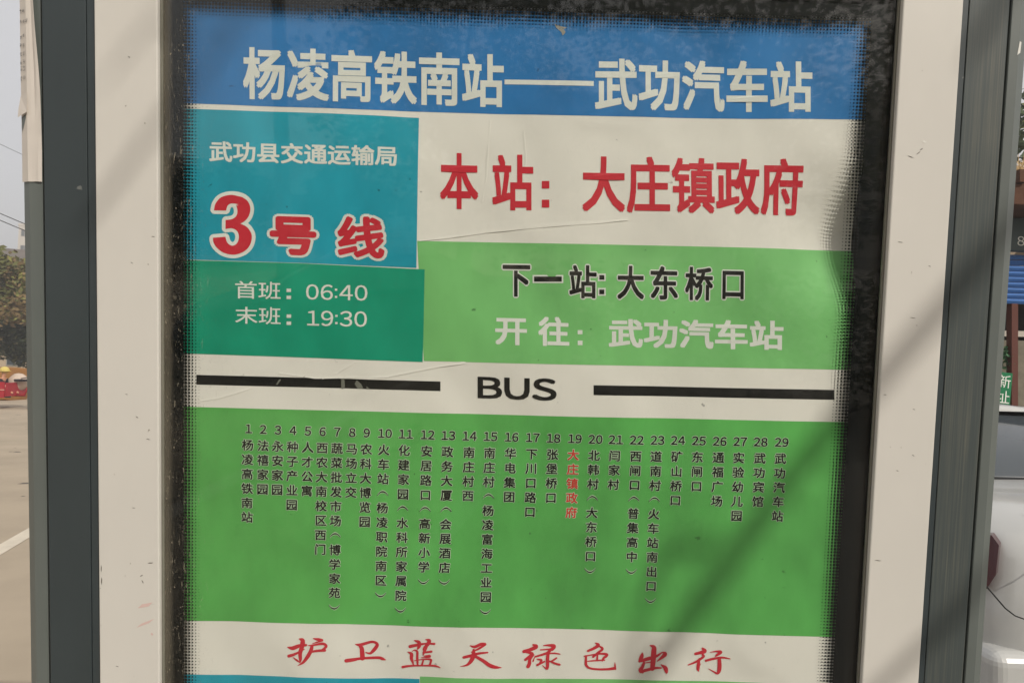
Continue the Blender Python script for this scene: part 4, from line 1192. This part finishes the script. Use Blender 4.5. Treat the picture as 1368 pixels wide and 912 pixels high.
# dry straw bundle on the roof and a tree behind
random.seed(9)
v, f = [], []
for i in range(260):
    p = Vector((sx_(1352) + random.gauss(0, 0.14), -0.3 + random.gauss(0, .12), zz_(248)))
    d = Vector((random.gauss(0, .35), random.gauss(0, .25), random.uniform(.5, 1))) * random.uniform(.2, .42)
    k_ = len(v); s_ = 0.008
    v += [p + Vector((-s_, 0, 0)), p + Vector((s_, 0, 0)), p + d + Vector((s_ * .3, 0, -abs(d.x) * .4)), p + d + Vector((-s_ * .3, 0, -abs(d.x) * .4))]
    f.append((k_, k_ + 1, k_ + 2, k_ + 3))
o = mesh('straw_bundle', [(a.x, a.y + YS, a.z) for a in v], f, M['straw'])
tag(o, 'dry straw coloured bundle lying on the timber eaves', 'straw')
tree('backyard_tree', (9.6, 14.5, 0), 8.8, 3.2, 'dark green tree rising behind the shop roof', [M['leaf_dark'], M['leaf_olive']], 7000, 0.14, 0.16, 18, 33, None, 0.35)

# ---- paper notice pasted round the left post
pf = P(41.3, 100, PLY)[0]
nt = tag(empty('paper_notice', (0, 0, 0)), 'torn white paper notice with grey print pasted on the left grey post', 'notice')
nt.matrix_world = SIGN_M
chx = pl_ch - pl_out; 
zb_ = P(50, 243, PLY)[1]; zt_ = HC + 0.62
rows = 26
v, f = [], []
cols = [(-1.04, 0), (-0.5, 0), (0.0, 0), (0.25, 1), (0.5, 1), (0.75, 1), (0.985, 1)]
random.seed(4)
for j in range(rows + 1):
    t = j / rows; z = zb_ + (zt_ - zb_) * t
    for (u, face) in cols:
        if face == 0:
            x = pl_out + chx * -u; y = PLY + abs(chx) * -u * 0.6
            x -= 0.0011; y -= 0.0011
            y -= 0.0008 * (noise.noise(Vector((u * 3, 0, z * 9))) + 0.4) if u < -0.7 else 0
        else:
            u_max = 0.985 - 0.42 * smooth(P(50, 130, PLY)[1], P(50, -20, PLY)[1], z)      # the right edge leans away towards the top
            uu = u / 0.985 * u_max
            x = pl_out + (pl_in - pl_out) * uu
            y = PLY - 0.0012 - 0.0030 * uu * abs(noise.noise(Vector((u * 2.5, 2, z * 7)))) - (0.004 * smooth(0.5, 1, u) * smooth(zb_ + 0.02, zb_ + 0.2, z))
        zz = z + (0.0007 * noise.noise(Vector((u * 5, 3, 1))) if j == 0 else 0)
        v.append((x, y, zz))
n_ = len(cols)
for j in range(rows):
    for i in range(n_ - 1):
        f.append((j * n_ + i, j * n_ + i + 1, (j + 1) * n_ + i + 1, (j + 1) * n_ + i))
o = mesh('sheet', v, f, M['paper'], nt, smooth=False)
sd_ = o.modifiers.new('thickness', 'SOLIDIFY'); sd_.thickness = 0.0003
# curled torn flap at the left edge
zf0, zf1 = P(36, 157, PLY)[1], P(36, 128, PLY)[1]
xl = pl_ch - 0.0015; yl = PLY + abs(chx) * 0.6 - 0.002
mesh('torn_flap', [(xl, yl, zf1), (pl_out - 0.0005, PLY - 0.0018, zf1 + 0.004), (pl_out + 0.0005, PLY - 0.004, zf0 + 0.006), (xl - 0.0022, yl - 0.003, zf0), (xl - 0.0016, yl - 0.002, zf0 + 0.012)], [(0, 1, 2), (0, 2, 4), (4, 2, 3)], M['paper'], nt)
mesh('bare_patch', [(xl + 0.0014, yl - 0.0006, zf0 + 0.001), (pl_out - 0.0014, PLY + 0.0 - 0.0006, zf0 + 0.005), (xl + 0.0018, yl - 0.001, P(36, 176, PLY)[1])], [(0, 1, 2)], M['post_grey'], nt)
# rows of small grey print on the chamfer and its corner (too small to read in the photograph)
random.seed(17)
for py, n_ch in ((14, 2), (27, 3), (47, 2), (60, 2), (71, 2), (82, 2), (91, 2), (104, 2)):
    zc = P(38, py + 1, PLY)[1]
    v, f = [], []
    def onp(u, dz):
        if u <= 0: return (pl_out + chx * -u - 0.0016, PLY + abs(chx) * -u * 0.6 - 0.0020, zc + dz)
        return (pl_out + (pl_in - pl_out) * u * 0.4, PLY - 0.0032, zc + dz)
    for c in range(n_ch):
        u0 = -0.98 + 0.46 * c
        for st in range(6):
            if random.random() < 0.5:
                a, b, zz, h = u0 + random.uniform(0, .1), u0 + random.uniform(.25, .4), random.uniform(-.0028, .0028), 0.0004
                q = [(a, zz), (b, zz), (b, zz + h), (a, zz + h)]
            else:
                a = u0 + random.uniform(0, .36); zz = random.uniform(-.003, 0)
                q = [(a, zz), (a + .04, zz), (a + .04, zz + .0028), (a, zz + .0028)]
            b0 = len(v); v += [onp(*t) for t in q]; f.append((b0, b0 + 1, b0 + 2, b0 + 3))
    mesh('print_row', v, f, M['paper_ink'], nt)['kind'] = 'stuff'

# ---- scuffs and scratches on the white frame
M['scuff'] = mat('scuff', srgb(96, 90, 80), 0.7, 0.2); M['scuff_pink'] = mat('scuff_pink', srgb(212, 184, 176), 0.6, 0.2); M['chip'] = mat('chip', srgb(228, 226, 218), 0.5, 0.3)
def scuff(px, py, dx, dy, wd, m_):
    a, b = P(px, py, FY - 0.0003), P(px + dx, py + dy, FY - 0.0003)
    d = Vector((b[0] - a[0], b[1] - a[1])); L = d.length; d /= L; n2_ = Vector((-d.y, d.x)) * wd * 0.00096 / 2
    v = [(a[0], FY - 0.0003, a[1]), ((a[0] * 2 + b[0]) / 3 + n2_.x, FY - 0.0003, (a[1] * 2 + b[1]) / 3 + n2_.y), (b[0], FY - 0.0003, b[1]), ((a[0] + b[0] * 2) / 3 - n2_.x, FY - 0.0003, (a[1] + b[1] * 2) / 3 - n2_.y)]
    mesh('scuff_mark', v, [(0, 3, 2, 1)], m_, sign)
for q in ((1212, 208, 9, 3, 1.0), (1224, 207, 6, -5, 1.2), (1229, 201, 4, -3, 1.4), (1199, 323, 8, 1, 1.0), (1215, 424, 9, 1, 1.0), (1240, 355, 4, 1, 1.0), (1219, 546, 4, 1, 1), (1180, 527, 5, 0, 1), (1168, 748, 10, 0.5, 1.3), (1218, 607, 4, 2, 1), (1197, 628, 4, 1, 1),
          (197, 752, 8, -1, 1.6), (187, 770, 4, -3, 1.4), (189, 774, 3, 5, 1.2), (135, 754, 0.5, 10, 1.4), (135.5, 770, 0.5, 11, 1.6), (176, 678, 5, 0, 1), (154, 889, 5, 1, 1), (181, 556, 4, 2, 1.3), (195, 586, 6, 1, 1.2), (202, 316, 5, 0, 1), (171, 76, 3, 1, 1.4), (174, 350, 4, 2, 1), (167, 526, 4, 1, 1)):
    scuff(*q, M['scuff'])
for q in ((184, 812, 20, -8, 6), (182, 838, 24, -12, 4), (201, 846, 4, 1, 4)): scuff(*q, M['scuff_pink'])
scuff(1232, 189, 6, 1, 3, M['chip'])
# pale scrape on the right post
x0_, z0_ = P(1363, 62, PRY - 0.0004)
mesh('scuff_mark', [(x0_ - 0.001, PRY - 0.0004, z0_ + 0.006), (x0_ + 0.0012, PRY - 0.0004, z0_ + 0.005), (x0_ + 0.0006, PRY - 0.0004, z0_ - 0.008), (x0_ - 0.003, PRY - 0.0004, z0_ - 0.011)], [(0, 3, 2, 1)], M['chip'], sign)

# ---- the hazy air
M['haze'] = bpy.data.materials.new('haze_air'); M['haze'].use_nodes = True
hn = M['haze'].node_tree; hn.nodes.clear()
ho = hn.nodes.new('ShaderNodeOutputMaterial'); hv = hn.nodes.new('ShaderNodeVolumePrincipled')
hv.inputs['Color'].default_value = (0.93, 0.93, 0.94, 1); hv.inputs['Density'].default_value = 0.0035; hv.inputs['Anisotropy'].default_value = 0.2
hn.links.new(hv.outputs[0], ho.inputs['Volume'])
tag(box('haze', (-340, -340, ZR - 1.2), (340, 340, 33), M['haze']), kind='stuff')
